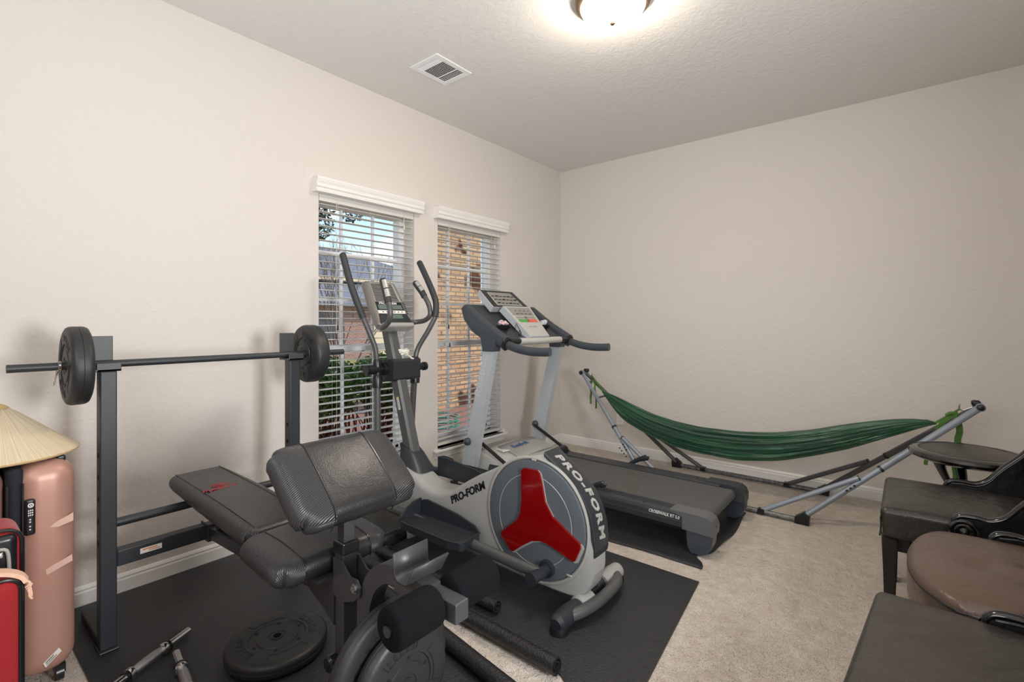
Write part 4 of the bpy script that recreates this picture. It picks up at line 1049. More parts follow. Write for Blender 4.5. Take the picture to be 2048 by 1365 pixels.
# uprights
def slant(x0, z0, w0, x1, z1, w1, y, hy, mt, name, par):
    A = [(x0-w0/2,z0),(x0+w0/2,z0),(x1+w1/2,z1),(x1-w1/2,z1)]
    m = MB().prism(A, 'y', y-hy, y+hy); return obj(name, m, mt, par, bevel=.010, seg=3)
for y, dx in ((2.500,0.0),(3.290,.012)):
    u = slant(-2.465+dx,.03,.125,-2.218+dx,1.045,.088,y,.026,M['tm_silver'],'upright',t)
    slant(-2.222+dx,1.015,.100,-2.222+dx,1.130,.150,y,.033,M['tm_navy'],'collar',u)
    m = MB()
    for s in (-1, 1): m.lathe([(.0001,.026),(.012,.024),(.022,.016),(.027,.004),(.027,-.010),(.020,-.012)], (-2.415+dx, y+s*.038, .372), (0,s,0), 22)
    m.cyl((-2.415+dx,y-.04,.372),(-2.415+dx,y+.04,.372),.010); obj('pivot_knob', m, M['tm_navy'], u)
    yy = y+.062 if y < 3 else y-.062
    m = MB().tube([(-2.40+dx, yy, .365), (-1.98+dx, yy, .160)], .0125, 14); m.tube([(-2.415+dx, y, .372),(-2.40+dx, yy, .365)], .011, 10)
    obj('lift_strut', m, M['el_black'], u)
    m = MB().box((-2.60,y-.028,.012),(-2.38,y+.028,.055)); obj('front_foot', m, M['el_black'], t, bevel=.004)
    if y < 3:
        dv = V((-2.256+2.303, 0, .973-.744)).normalized()
        text('upright_lettering', 'Reebok', .090, (-2.298,y-.0265,.690), dv, (-dv.z,0,dv.x), M['faint_print'], u, .0006, bold=.0008, stretch=1.1)
m = MB().box((-2.58,2.50,.02),(-2.50,3.29,.06)); obj('front_crossbar', m, M['el_black'], t)
# console arms and hand rails
for y, s in ((2.505,-1),(3.277,1)):
    path = [(-2.470,y,1.325),(-2.430,y,1.268),(-2.360,y,1.205),(-2.270,y,1.152),(-2.170,y,1.108),(-2.085,y,1.078)]
    m = MB(); n = 20; rg = []; P_ = path
    hs_ = (.030,.055,.066,.062,.052,.040)
    for i, p in enumerate(P_):
        a, b = V(P_[max(i-1,0)]), V(P_[min(i+1,len(P_)-1)]); d_ = (b-a).normalized(); nn = V((0,1,0)).cross(d_)
        nn = nn if nn.z > 0 else -nn
        ring = []
        for k in range(n):
            an = 2*math.pi*k/n; c1, s1 = math.cos(an), math.sin(an)
            ring.append(V(p) + V((0,1,0))*.034*math.copysign(abs(c1)**.6, c1) + nn*hs_[i]*math.copysign(abs(s1)**.7, s1))
        rg.append(ring)
    m.rings(rg, True, True)
    ar = obj('console_arm', m, [M['tm_navy']], t)
    path = [(-2.090,y,1.068),(-2.04,y,1.052),(-1.97,y,1.036),(-1.88,y,1.026),(-1.79,y,1.026),(-1.735,y,1.030)]
    m = MB().tube(path, .027, 22, sm=4, flat=(1.05,.8)); obj('hand_grip', m, M['tm_navy'], ar)
    m = MB().tube([(-2.100,y,1.074),(-2.080,y,1.064)], .046, 20, flat=(1.0,.8)); obj('grip_joint', m, M['el_black'], ar)
    m = MB(); q = MB()
m = MB().tube([(-2.091,2.53,1.086),(-2.085,2.70,1.083),(-2.082,2.89,1.082),(-2.085,3.08,1.083),(-2.091,3.25,1.084)], .021, 20, sm=4); cb2 = obj('pulse_bar', m, M['el_black'], t)
m = MB().tube([(-2.0835,2.640,1.0832),(-2.082,2.89,1.082),(-2.0835,3.140,1.0832)], .0235, 20, sm=4); obj('pulse_sensor', m, M['tm_hood'], cb2)
# console body: dark tray with two cup wells, control plate and display head
m = MB(); rg = []
for x, z, y0, y1, th in ((-2.500,1.330,2.53,3.25,.05),(-2.430,1.290,2.525,3.255,.09),(-2.330,1.225,2.53,3.25,.11),(-2.230,1.150,2.54,3.24,.085),(-2.140,1.098,2.555,3.225,.045),(-2.110,1.086,2.56,3.22,.02)):
    rg.append([V((x,y0,z-th)), V((x,y1,z-th)), V((x,y1,z+.006)), V((x,y1-.03,z+.014)), V((x,y0+.03,z+.014)), V((x,y0,z+.006))])
m.rings(rg, True, False); con = obj('console', m, M['tm_grey'], t, bevel=.006)
uu = V((-.204,0,.21)).normalized(); nn = V((0,1,0)).cross(uu)
def tz(P0, P1, ya0, ya1, yb0, yb1, th, name, mt, par, bev=0, r=0):
    """slab from lower edge P0 (width ya0..ya1) to upper edge P1 (width yb0..yb1); thickness th along the normal"""
    a, b = V((P0[0],0,P0[1])), V((P1[0],0,P1[1])); nrm = V((0,1,0)).cross((b-a).normalized())
    top = [a+V((0,ya0,0)), a+V((0,ya1,0)), b+V((0,yb1,0)), b+V((0,yb0,0))]
    m = MB().rings([[p-nrm*th for p in top], top], True, False); return obj(name, m, mt, par, bevel=bev), a, b, nrm
c1, a1, b1_, n1 = tz((-2.085,1.112),(-2.310,1.335), 2.775,3.005, 2.725,3.055, .05, 'control_stand', M['tm_silver'], con, .006)
def on(a, b, nrm, fy, ft, h):  # fy in metres across, ft 0..1 up the slab
    return a + (b-a)*ft + V((0,fy,0)) + nrm*h
def quad(a, b, nrm, y0, y1, t0, t1, h, name, mt, par, wid=0, th=.0015):
    """wid: widening of both edges per unit t"""
    P_ = [on(a,b,nrm,y0-wid*t0,t0,h), on(a,b,nrm,y1+wid*t0,t0,h), on(a,b,nrm,y1+wid*t1,t1,h), on(a,b,nrm,y0-wid*t1,t1,h)]
    m = MB().rings([[p-nrm*th for p in P_], P_], True, False); return obj(name, m, mt, par)
quad(a1,b1_,n1,2.785,2.995,.02,.98,.0015,'control_plate',M['tm_hood'],c1,.048)
M['keygreen'] = mat('green_key', (78,160,84), .4); M['keyred'] = mat('red_key', (226,98,82), .4); M['keygrey'] = mat('grey_key', (150,148,142), .45)
quad(a1,b1_,n1,2.795,2.885,.46,.555,.003,'start_key',M['keygreen'],c1,.03)
quad(a1,b1_,n1,2.895,2.985,.46,.555,.003,'stop_key',M['keyred'],c1,.03)
quad(a1,b1_,n1,2.795,2.885,.575,.65,.0028,'speed_key',M['keygrey'],c1,.03)
quad(a1,b1_,n1,2.895,2.985,.575,.65,.0028,'incline_key',M['keygrey'],c1,.03)
quad(a1,b1_,n1,2.790,2.990,.68,.95,.0024,'program_panel',M['keygrey'],c1,.038)
m = MB()
for j in range(4):
    for k in range(2): 
        p = on(a1,b1_,n1,2.805+j*.050,.735+k*.085,.003); m.tube([p, p+V((0,.034,0))], 0, rect=(.0012,.007), up=n1) if k == 0 else m.tube([p+V((0,.012,0)), p+V((0,.018,0))], 0, rect=(.0012,.020), up=n1)
obj('key_marks', m, M['el_dark'], c1)
p = on(a1,b1_,n1,2.89,.30,.0022); text('plate_lettering', 'powertread', .019, p, (0,1,0), (b1_-a1), M['keygrey'], c1, .0004, align='CENTER')
m = MB().rbox(on(a1,b1_,n1,2.93,.08,.002), (.004,.010,.001), .0008, 1); obj('safety_slot', m, M['white_print'], c1)
c2, a2, b2, n2 = tz((-2.352,1.326),(-2.515,1.462), 2.665,3.115, 2.690,3.090, .045, 'display_head', M['tm_silver'], con, .012)
quad(a2,b2,n2,2.678,3.102,.02,.985,.0015,'display_bezel',M['el_black'],c2,-.022)
quad(a2,b2,n2,2.735,3.045,.12,.86,.0025,'display_frame',M['tm_hood'],c2,-.02)
quad(a2,b2,n2,2.743,3.037,.15,.83,.0033,'display_window',M['keygrey'],c2,-.02)
m = MB()
for j in range(6):
    for k in range(3):
        p = on(a2,b2,n2,2.755+j*.046,.22+k*.2,.0038); m.tube([p, p+V((0,.034,0))], 0, rect=(.0008,.012 if (j+k) % 3 else .02), up=n2)
obj('display_marks', m, M['el_dark'], c2)
p = on(a2,b2,n2,2.89,-.10,.012); text('display_lettering', 'Reebok', .022, p, (0,1,0), (b2-a2), M['white_print'], con, .0006, align='CENTER', bold=.0004)
cw = MB()
for y in (2.645,3.135): 
    cw.lathe([(.046,.030),(.050,.034),(.054,.030),(.050,.004),(.046,.0)], (-2.245,y,1.165), (.45,0,1), 28); cw.lathe([(.0001,.001),(.047,.001)], (-2.245,y,1.168), (.45,0,1), 28)
obj('cup_holder', cw, M['el_black'], con)
# things left in the cup holders
M['pink'] = mat('pink_tissue', (226,196,200), .8, bump=(50,.004,3)); M['plasticbag'] = mat('clear_plastic', (206,210,214), .2, bump=(40,.01,3), spec=.8)
def crumple(name, c, s, mt, seed, label, cat):
    m = MB().rbox(c, s, min(s)*.9, 8); rr = random.Random(seed); o_ = V((rr.random()*9,)*3)
    for i, v in enumerate(m.v):
        d_ = v-V(c); m.v[i] = V(c) + d_*(1+.9*noise.noise(v*38+o_)) + V((0,0,.010*noise.noise(v*60+o_)))
    return tag(obj(name, m, mt), label, cat)
crumple('tissue', (-2.240,2.650,1.210), (.020,.036,.014), M['pink'], 1, 'crumpled pink and white tissue in the left cup holder of the treadmill', 'tissue')
crumple('plastic_wrapper', (-2.245,3.130,1.210), (.022,.036,.015), M['plasticbag'], 2, 'crumpled clear plastic wrapper in the right cup holder of the treadmill', 'wrapper')
m = MB().tube([(-2.19,2.73,1.20),(-2.17,2.70,1.15),(-2.155,2.715,1.13),(-2.165,2.745,1.16),(-2.15,2.735,1.12),(-2.135,2.72,1.095)], .0022, 6, sm=5); m.tube([(-2.20,2.745,1.21),(-2.17,2.76,1.15),(-2.15,2.742,1.12)], .0020, 6, sm=5)
m.rbox((-2.152,2.728,1.124), (.006,.005,.010), .003, 2)
tag(obj('safety_cord', m, M['el_black']), 'thin black safety cord hanging from the treadmill controls', 'cord')
# side latches of the deck
for x, y, s, z in ((-1.50,2.66,-1,.215),(-1.55,3.30,1,.10)):
    pass

# foot lever seen beyond the elliptical and its twin beyond the treadmill
M['lever'] = mat('glossy_black_lever', (40,44,50), .2)
def lever(a, b, nm_lab):
    m = MB(); a, b = V(a), V(b)
    m.tube([a, (a+b)/2+V((0,0,.006)), b-V((.006,0,.008)), b], [.012,.013,.018,.012], 10, sm=4, flat=(1.2,.7))
    return m
tr = [o for o in bpy.data.objects if o.name == 'treadmill'][0]
obj('side_lever', lever((-1.500,2.600,.205),(-1.395,2.575,.262),''), M['lever'], tr)
obj('side_lever', lever((-1.560,3.235,.190),(-1.425,3.250,.270),''), M['lever'], tr)

# ================================================================ HAMMOCK STAND
M['tube'] = mat('silver_tube', (140,148,160), .36, metal=.15)
M['tubed'] = mat('grey_tube', (86,87,88), .4, metal=.15, bump=(60,.0006,3))
M['tubeb'] = mat('speckled_dark_tube', (88,89,90), .45, metal=.3, bump=(90,.0015,3), var=(40,.1,(130,130,128)))
TL, TR = V((-2.215,3.715,.775)), V((.306,3.715,.748))
t = thing('hammock_stand', 'silver tubular folding hammock stand along the back wall', 'hammock stand', (-.95, 3.7, 0))
for y, mt_, z in ((3.375, M['tube'], .020), (4.035, M['tubed'], .022)):
    xl, xr = (-1.470,-.505) if y < 3.5 else (-1.495,-.475)
    m = MB().tube([(xl,y,z),(xr,y,z)], .0165, 14); obj('base_tube', m, M['tubeb'], t)
    for foot, tip, sx in (((xl,y,z+.01),TL,-1),((xr,y,z+.01),TR,1)):
        f = V(foot); e = V((tip.x, tip.y+(-.022 if y < 3.5 else .022), tip.z))
        md = f + (e-f)*.47
        m = MB().tube([f, md], .0165, 16); m.tube([md-(e-f)*.002, e], .0185 if sx > 0 else .0150, 16)
        lg = obj('leg_tube', m, mt_, t)
        m = MB().cyl(md-(e-f).normalized()*.008, md+(e-f).normalized()*.006, .0205, n=16)
        cs_ = obj('leg_clamp', m, M['el_black'], lg); m = MB()
        m.prism([(f.x-.030*sx, f.z-.028),(f.x+.045*sx, f.z-.028),(f.x+.050*sx, f.z+.02),(f.x+.020*sx, f.z+.045),(f.x-.028*sx, f.z+.01)], 'y', f.y-.021, f.y+.021); obj('corner_bracket', m, M['el_black'], lg)
        # brace crossing over the leg
        b0 = V((xr-.215 if sx > 0 else xl+.205, y, z+.006)); q = f + (e-f)*.315 + V((0,0,.035)); q = q + (q-b0).normalized()*.03
        m = MB().tube([b0, q], .0150, 14); br = obj('brace_tube', m, mt_, t)
        m = MB().cyl(q-(q-b0).normalized()*.004, q+(q-b0).normalized()*.003, .0160, n=14); w1 = f+(e-f)*.300
        for k in (-.025, 0, .025): 
            p = w1 + (e-f).normalized()*k - V((0,.018 if y < 3.5 else -.018,0)); m.cyl(p, p-V((0,.006 if y < 3.5 else -.006,0)), .006, n=10)
        m.prism([(b0.x-.022,b0.z-.018),(b0.x+.022,b0.z-.018),(b0.x+.018,b0.z+.014),(b0.x-.018,b0.z+.014)], 'y', b0.y-.019, b0.y+.019)
        obj('brace_fittings', m, M['el_black'], br)
for tip, sx in ((TL,-1),(TR,1)):
    m = MB().cyl(tip-V((0,.045,0)), tip+V((0,.045,0)), .0215, n=20); obj('apex_sleeve', m, M['tube'], t, bevel=.004)
    m = MB().rbox(tip+V((-.02*sx+.004,.008,.018)), (.020,.022,.016), .012, 4); m.lathe([(.0001,.012),(.014,.010),(.018,0)], tip-V((0,.045,0)), (0,-1,0), 18); obj('apex_knob', m, M['el_black'], t)
m = MB().tube([TL+(V((-1.47,3.375,.03))-TL)*.26+V((0,.0,0)), TL+(V((-1.495,4.035,.03))-TL)*.26], .008, 10); obj('spreader_bar', m, M['tubed'], t)
m = MB()
for k in range(4): 
    p = V((-1.63-.018*k,3.350,.215+.018*k)); m.cyl(p, p-V((0,.008,0)), .005, n=8)
obj('locking_pins', m, M['chrome'], t)
# hooks
for tip, sx in ((TL,-1),(TR,1)):
    a = tip + V((-.030*sx,0,-.005)); m = MB().tube([a, a+V((-.020*sx,0,-.012)), a+V((-.040*sx,0,-.022)), a+V((-.055*sx,0,-.010)), a+V((-.052*sx,0,.012))], .0042, 8, sm=4); obj('hook', m, M['chrome'], t)

# hammock: gathered green nylon cloth slung between the apexes
M['green'] = mat('green_nylon', (18,58,42), .32, var=(5,.2,(40,92,62)), bump=(26,.006,4), stretch=(.12,1.6,1.6), sheen=.2)
M['greencord'] = mat('green_webbing', (74,116,46), .75, bump=(120,.001,2))
def interp(T, x):
    for (a, b), (c, d) in zip(T, T[1:]):
        if a <= x <= c: return b+(d-b)*(x-a)/(c-a)
    return T[0][1] if x < T[0][0] else T[-1][1]
top = [(-2.03,.628),(-1.94,.606),(-1.80,.550),(-1.60,.478),(-1.40,.440),(-1.21,.418),(-.95,.425),(-.71,.450),(-.50,.498),(-.285,.568),(-.12,.615),(.03,.646),(.08,.650),(.125,.638)]
bot = [(-2.03,.616),(-1.94,.515),(-1.825,.408),(-1.62,.325),(-1.405,.265),(-1.18,.240),(-.935,.240),(-.68,.283),(-.48,.350),(-.285,.425),(-.12,.508),(-.04,.548),(.06,.600),(.125,.628)]
def sm3(T, x): return (interp(T, x-.05)+2*interp(T, x)+interp(T, x+.05))/4 if T[0][0]+.05 < x < T[-1][0]-.05 else interp(T, x)
m = MB(); rg = []; NS = 110; NR = 132
for i in range(NS+1):
    x = -2.03+2.155*i/NS; a, b = sm3(top, x), sm3(bot, x); hz = max(.006, (a-b)/2); u = i/NS; hy = max(.008, .115*math.sin(math.pi*u)**.6); ring = []
    for j in range(NR):
        th = 2*math.pi*j/NR
        f1 = .085*math.sin(11*th+1.3*math.sin(2.2*x)) + .07*math.sin(19*th+.8+1.5*math.sin(1.7*x+1)) + .045*math.sin(31*th+2*math.sin(2.9*x)) + .05*noise.noise(V((x*1.3, math.cos(th)*3, math.sin(th)*3)))
        k = 1 + f1*min(1, 3*math.sin(math.pi*u)+.3)
        sy = math.cos(th)*hy*k; sz = math.sin(th)*hz*(1+(k-1)*.7)
        ring.append(V((x, 3.715+sy, (a+b)/2+sz)))
    rg.append(ring)
m.rings(rg, True, True)
t = thing('hammock', 'dark green nylon hammock hanging gathered from its stand', 'hammock', (-.95, 3.715, .24))
obj('cloth', m, M['green'], t)
m = MB()
hl = TL + V((.080,0,-.022)); hr_ = TR + V((-.083,0,-.022))
for dy in (-.012, .010):
    m.tube([hl+V((0,dy*.3,0)), (-2.02,3.715+dy,.624)], .0045, 8); m.tube([hr_+V((0,dy*.3,0)), (.118,3.715+dy,.634)], .0045, 8)
obj('suspension_cord', m, M['greencord'], t)
def strap(pts, w, name):
    m = MB(); P_ = [V(p) for p in pts]; q = []
    for i in range(len(P_)-1):
        for k in range(5):
            s = k/5; q.append(P_[i].lerp(P_[i+1], s)+V((.003*math.sin(i*5+k*1.3), .003*math.cos(i*3+k), 0)))
    q.append(P_[-1]); m.tube(q, 1, rect=(.003, w), up=(1,.2,0)); return obj(name, m, M['greencord'], t)
strap([(-2.135,3.70,.705),(-2.128,3.695,.64),(-2.130,3.69,.56),(-2.128,3.69,.51)], .016, 'strap_end')
strap([(-2.100,3.70,.690),(-2.085,3.695,.62),(-2.075,3.69,.54),(-2.078,3.69,.475)], .014, 'strap_end')
strap([(.190,3.70,.700),(.150,3.695,.645),(.130,3.69,.600)], .026, 'strap_end')
strap([(.200,3.70,.705),(.222,3.69,.640),(.215,3.685,.55),(.205,3.685,.44),(.205,3.68,.335)], .030, 'strap_end')
strap([(.095,3.69,.52),(.082,3.69,.46),(.078,3.69,.39)], .018, 'strap_end')
m = MB().tube([(.165,3.70,.685),(.185,3.695,.702),(.205,3.70,.700),(.190,3.71,.690),(.215,3.69,.690)], .009, 8, sm=4); m.tube([(-2.14,3.70,.700),(-2.12,3.695,.708),(-2.10,3.70,.695)], .007, 8, sm=4); obj('knot', m, M['greencord'], t)

# ================================================================ LEATHER ARMCHAIRS
M['leather'] = mat('dark_brown_leather', (38,34,32), .30, bump=(150,.0010,4), bump2=(8,.006,5,1.2), var=(2.2,.35,(50,45,40)))
M['leatherb'] = mat('warm_brown_leather', (76,60,51), .32, bump=(170,.0010,4), bump2=(7,.006,5,1.5), var=(2.5,.35,(96,76,64)))
M['leatherk'] = mat('black_leather', (16,16,18), .34, bump=(150,.0008,3), bump2=(9,.004,4,1))
M['lacquer'] = mat('black_lacquered_wood', (12,12,13), .16, coat=.5)
M['legwood'] = mat('espresso_wood', (24,18,16), .4)
def chair(label, x0, y0, y1, zt, leather, rounded=False, near=True, group=None, seat_l=None):
    """armchair facing -x: seat front at x0, seat between y0 and y1, seat top zt"""
    yc, hw = (y0+y1)/2, (y1-y0)/2; D = .52
    t = thing('leather_armchair', label, 'armchair', (x0+D/2, yc, 0), group)
    if not rounded:
        def fn(q):
            k = max(0, 1-(q.x/(D/2))**4)*max(0, 1-(q.y/hw)**4)
            x, y, z = q; 
            if z > 0: z += .016*k
            y *= 1-.03*(x/(D/2))
            if z < 0: x -= .006*math.copysign(1, x) if x < 0 else 0
            return (x, y, z)
        m = MB().rbox((x0+D/2, yc, zt-.066), (D/2, hw, .060), .022, 14, None, fn); s = obj('seat', m, leather, t)
        m = MB()
        L = [(x0-.001, y0+.005, zt-.122), (x0-.001, y1-.005, zt-.122)]
        m.tube(L, .0035, 6); m.tube([(x0+.004,y0+.003,zt-.115),(x0+.001,y0+.001,zt-.05),(x0+.012,y0+.005,zt-.018)], .0022, 6)
        obj('seat_welt', m, M['leatherk'], s)
    else:
        def fn(q):
            k = max(0, 1-(q.x/(D/2))**4)*max(0, 1-(q.y/hw)**4); x, y, z = q
            if x < 0:  # round the front in plan
                f = min(1, -x/(D/2)); g = math.sqrt(max(0, 1-(.97*abs(y)/hw)**2.4)); x = x*(.42+.58*g)
            if z > 0:
                z += .020*k
                for bx, by in ((.03,.06),(.03,-.10),(-.10,-.02)): z -= .014*math.exp(-((x-bx)**2+(y-by)**2)/.0012)
            return (x, y, z)
        m = MB().rbox((x0+D/2, yc, zt-.070), (D/2, hw, .068), .028, 20, None, fn); s = obj('seat', m, leather, t)
        w_ = MB(); L = []
        for k in range(31):
            y = -hw*.985+2*hw*.985*k/30; g = math.sqrt(max(0, 1-(.97*abs(y)/hw)**2.4)); L.append((x0+D/2-(D/2-.004)*(.42+.58*g), yc+y, zt-.022-.004))
        w_.tube([(x0+D*.8, yc-hw+.002, zt-.028)]+L+[(x0+D*.8, yc+hw-.002, zt-.028)], .0045, 8); obj('seat_welt', w_, M['leatherk'], s)
        w_ = MB()
        for bx, by in ((.03,.06),(.03,-.10),(-.10,-.02)): w_.lathe([(.0001,.004),(.008,.002),(.011,-.002)], (x0+D/2+bx, yc+by, zt+.000), n=16)
        obj('tuft_buttons', w_, leather, s)
    m = MB().box((x0+.02, y0+.015, zt-.175), (x0+D-.02, y1-.015, zt-.125)); obj('seat_frame', m, M['lacquer'] if not rounded else M['legwood'], t)
    for lx, ly, dx in ((x0+.030, y0+.028, 0),(x0+.030, y1-.028, 0),(x0+D-.03, y0+.03, .05),(x0+D-.03, y1-.03, .05)):
        m = MB().rings([[V((lx+a*.026, ly+b*.026, zt-.128)) for a, b in ((-1,-1),(1,-1),(1,1),(-1,1))], [V((lx+dx*.3+a*.021, ly+b*.021, .22)) for a, b in ((-1,-1),(1,-1),(1,1),(-1,1))], [V((lx+dx+a*.016, ly+b*.016, 0.0)) for a, b in ((-1,-1),(1,-1),(1,1),(-1,1))]], True, False)
        obj('leg', m, M['legwood'], t, bevel=.003)
    # arms: low at the front, sweeping up to the barrel back
    xa = x0 + .235
    rim = [(0,.010),(.04,.014),(.08,.012),(.12,.034),(.163,.092),(.227,.165),(.285,.250),(.325,.330),(.350,.400),(.360,.460)]
    for sg in (-1, 1):
        ye = yc + sg*(hw+.004); P_ = [V((xa+a, ye + sg*.012*min(1, a/.2), zt+.008+b)) for a, b in rim]
        base = [(xa-.012, zt-.14),(xa+.36, zt-.14)]
        m = MB(); A = [(p.x, p.z-.006) for p in P_]; poly = [(xa-.012, zt-.14)] + [(xa-.012, zt-.0)] + A + [(xa+.385, zt+.46), (xa+.365, zt-.14)]
        m.prism(poly[::-1], 'y', ye-.016, ye+.016); ar = obj('arm', m, M['leatherk'], t, bevel=.006)
        m = MB().tube([P_[0]+V((-.014,0,-.050)), P_[0]+V((-.016,0,-.020))]+P_, .0115, 14, sm=5, flat=(.8,1.25)); obj('arm_rail', m, M['lacquer'], ar)
        m = MB().tube([p+V((0,-sg*.024,-.006)) for p in P_], .004, 8, sm=5); obj('arm_welt', m, M['leatherk'], ar)
        m = MB(); c = V((xa+.010, ye+sg*.016, zt-.034)); m.lathe([(.044,-.004),(.044,.004),(.038,.009),(.034,.006),(.029,.006),(.025,.010),(.020,.008),(.014,.005),(.010,.008),(.006,.014),(.0001,.016)], c, (0,sg,0), 36)
        obj('arm_rosette', m, M['lacquer'], ar)
    m = MB(); rg = []
    for k in range(15):
        a = math.pi*k/14; cx = x0+D+.055-.0; ring = []
        yb = yc - math.cos(a)*(hw+.012); xb = x0+D+.075+.055*math.sin(a)
        for z, th in ((zt-.13,.020),(zt+.10,.024),(zt+.30,.026),(zt+.44,.022),(zt+.46,.012)):
            ring.append((xb-th+ (z-zt)*.04, yb, z))
        for z, th in ((zt+.46,.012),(zt+.44,.022),(zt+.30,.026),(zt+.10,.024),(zt-.13,.020)):
            ring.append((xb+th+ (z-zt)*.04, yb, z))
        rg.append([V(p) for p in ring])
    m.rings(rg, True, True); obj('backrest', m, M['leatherk'], t)
    return t
chair('dark brown leather armchair with black scrolled arms, farthest of the three at the right', -.088, 2.435, 2.935, .485, M['leather'])
chair('warm brown leather armchair with rounded buttoned seat, middle one of the three', -.004, 1.700, 2.270, .492, M['leatherb'], True)
c3 = chair('dark brown leather armchair in the bottom right corner, nearest of the three', -.092, 1.135, 1.655, .487, M['leather'])
c3.rotation_euler.z = math.radians(-4.5)

# round side stool behind the farthest armchair
t = thing('round_stool', 'round black padded stool standing by the wall behind the armchairs', 'stool', (.225, 3.21, 0))
c = V((.225, 3.21, .590))
m = MB().lathe([(.0001,.004),(.165,.004),(.182,.000),(.186,-.006)], c, n=56); obj('seat_cushion', m, M['leather'], t)
m = MB().lathe([(.184,-.006),(.190,.002),(.205,.002),(.222,-.006),(.228,-.018),(.224,-.030),(.205,-.040),(.19,-.044),(.0001,-.044)], c, n=64); obj('seat_rim', m, M['lacquer'], t)
for k in range(3):
    a = math.radians(100+120*k); d = V((math.cos(a), math.sin(a), 0)); s_ = V((-d.y, d.x, 0))
    pts = [c+d*.150+V((0,0,-.040)), c+d*.125+V((0,0,-.10)), c+d*.075+V((0,0,-.19)), c+d*.030+V((0,0,-.27)), c+d*.055+V((0,0,-.36)), c+d*.13+V((0,0,-.48)), c+d*.185+V((0,0,-.588))]
    m = MB().tube(pts, [.024,.018,.014,.015,.014,.013,.014], 12, sm=4, flat=(.8,1.3)); obj('leg', m, M['lacquer'], t)
m = MB().cyl(c+V((0,0,-.30)), c+V((0,0,-.235)), .034); obj('leg_collar', m, M['lacquer'], t)

# white metal framed step stool with black panels, seen between the chairs
M['whitemetal'] = mat('white_metal', (218,218,214), .35)
t = thing('step_stool', 'white metal framed object with black panels, seen beneath the farthest armchair', 'metal frame', (.10, 2.62, 0))
m = MB()
for x, y in ((.022,2.47),(.022,2.74),(.24,2.47),(.24,2.74)): m.box((x-.009,y-.009,0),(x+.009,y+.009,.290))
m.box((.013,2.461,.318),(.249,2.749,.290)); m.prism([(.012,.280),(.014,.255),(.11,.17),(.12,.17),(.12,.280)], 'y', 2.460, 2.464)
obj('frame', m, M['whitemetal'], t)
m = MB().box((.034,2.466,.232),(.230,2.470,.275)); obj('upper_panel', m, M['el_black'], t)
m = MB().box((.045,2.50,.012),(.230,2.72,.225)); obj('lower_panel', m, M['el_black'], t, bevel=.004)
m = MB().cyl((.085,2.478,.13),(.085,2.478,.175),.022,n=20); obj('caster_cap', m, M['whitemetal'], t)

# ================================================================ SUITCASES AND HAT
M['rose'] = mat('rose_gold_shell', (190,148,134), .36, metal=.25, bump=(700,.0003,2), var=(1.6,.35,(180,136,121)))
M['zip'] = mat('dark_navy_fabric', (22,26,34), .8, bump=(300,.001,2))
M['redfab'] = mat('red_suitcase_fabric', (158,12,22), .75, bump=(420,.0010,2), sheen=.2)
M['tape'] = mat('clear_tape', (214,178,164), .22, bump=(30,.002,3))
t = thing('suitcase', 'rose gold hard shell suitcase standing upright with a straw hat on top', 'suitcase', (-2.45, .20, 0))
def shell(y0, y1, name):
    m = MB().rbox((-2.445,(y0+y1)/2,.402), (.255,(y1-y0)/2,.353), .060, 12)
    cy = (y0+y1)/2; inner = y0 if name == 'r' else y1
    for i, v in enumerate(m.v):  # keep the rim towards the zip square
        m.v[i] = v
    return obj('shell', m, M['rose'], t)
sr_ = shell(.195, .350, 'r'); shell(.060, .180, 'l')
m = MB().rbox((-2.445,.200,.402), (.252,.020,.350), .018, 8); obj('zip_band', m, M['zip'], t)
m = MB().box((-2.450,.170,.03),(-2.1895,.200,.72))
m = MB()
for y in (.183,.217): m.tube([(-2.1905,y,.10),(-2.1895,y,.70)], .003, 6)
obj('zip_piping', m, M['piping'], t)
m = MB().rbox((-2.191,.2335,.588), (.009,.0125,.058), .007, 3); lk_ = obj('combination_lock', m, M['el_black'], t)
m = MB()
for i in range(3):
    for j in range(3): m.box((-2.1815,.228+j*.0045,.594+i*.0075),(-2.1808,.231+j*.0045,.598+i*.0075))
for z in (.580,.572,.558,.548): m.box((-2.1815,.231,z),(-2.1808,.235,z+.004))
m.lathe([(.004,.0),(.006,.0008),(.0075,0)], (-2.182,.2345,.627), (1,0,0), 20); m.lathe([(.0001,.001),(.0022,.001)], (-2.182,.2345,.627), (1,0,0), 12)
obj('lock_marks', m, M['white_print'], lk_)
def strip(P_, h, name, mt, x=-2.1885): # small quad on the face
    m = MB().rings([[V((x, y, z)) for y, z in P_], [V((x-.002, y, z)) for y, z in P_]], True, False); return obj(name, m, mt, sr_)
strip([(.270,.405),(.335,.432),(.336,.410),(.272,.385)], 0, 'clear_tape', M['tape'])
strip([(.278,.540),(.300,.556),(.338,.572),(.338,.545),(.300,.535)], 0, 'clear_tape', M['tape'])
lb = strip([(.264,.100),(.302,.133),(.309,.119),(.270,.084)], 0, 'barcode_label', M['sticker'], -2.1880)
m = MB()
for k in range(12): 
    f = .12+k*.045; y = .264+.038*f+.0008; z = .100+.033*f-.0015; m.box((-2.1879,y,z-.007),(-2.1874,y+(.0011 if k % 3 else .0006),z-.0005))
for k in range(2): m.tube([(-2.1877,.272,.0935-k*.0035),(-2.1877,.297,.1152-k*.0035)], 0, rect=(.0008,.0010))
obj('barcode_print', m, M['ink'], lb)
for x, y in ((-2.24,.31),(-2.65,.31),(-2.24,.09),(-2.65,.09)):
    m = MB().cyl((x,y-.010,.026),(x,y+.010,.026),.0255,n=24); m.box((x-.02,y-.014,.03),(x+.02,y+.014,.058)); obj('wheel', m, M['el_black'], t)
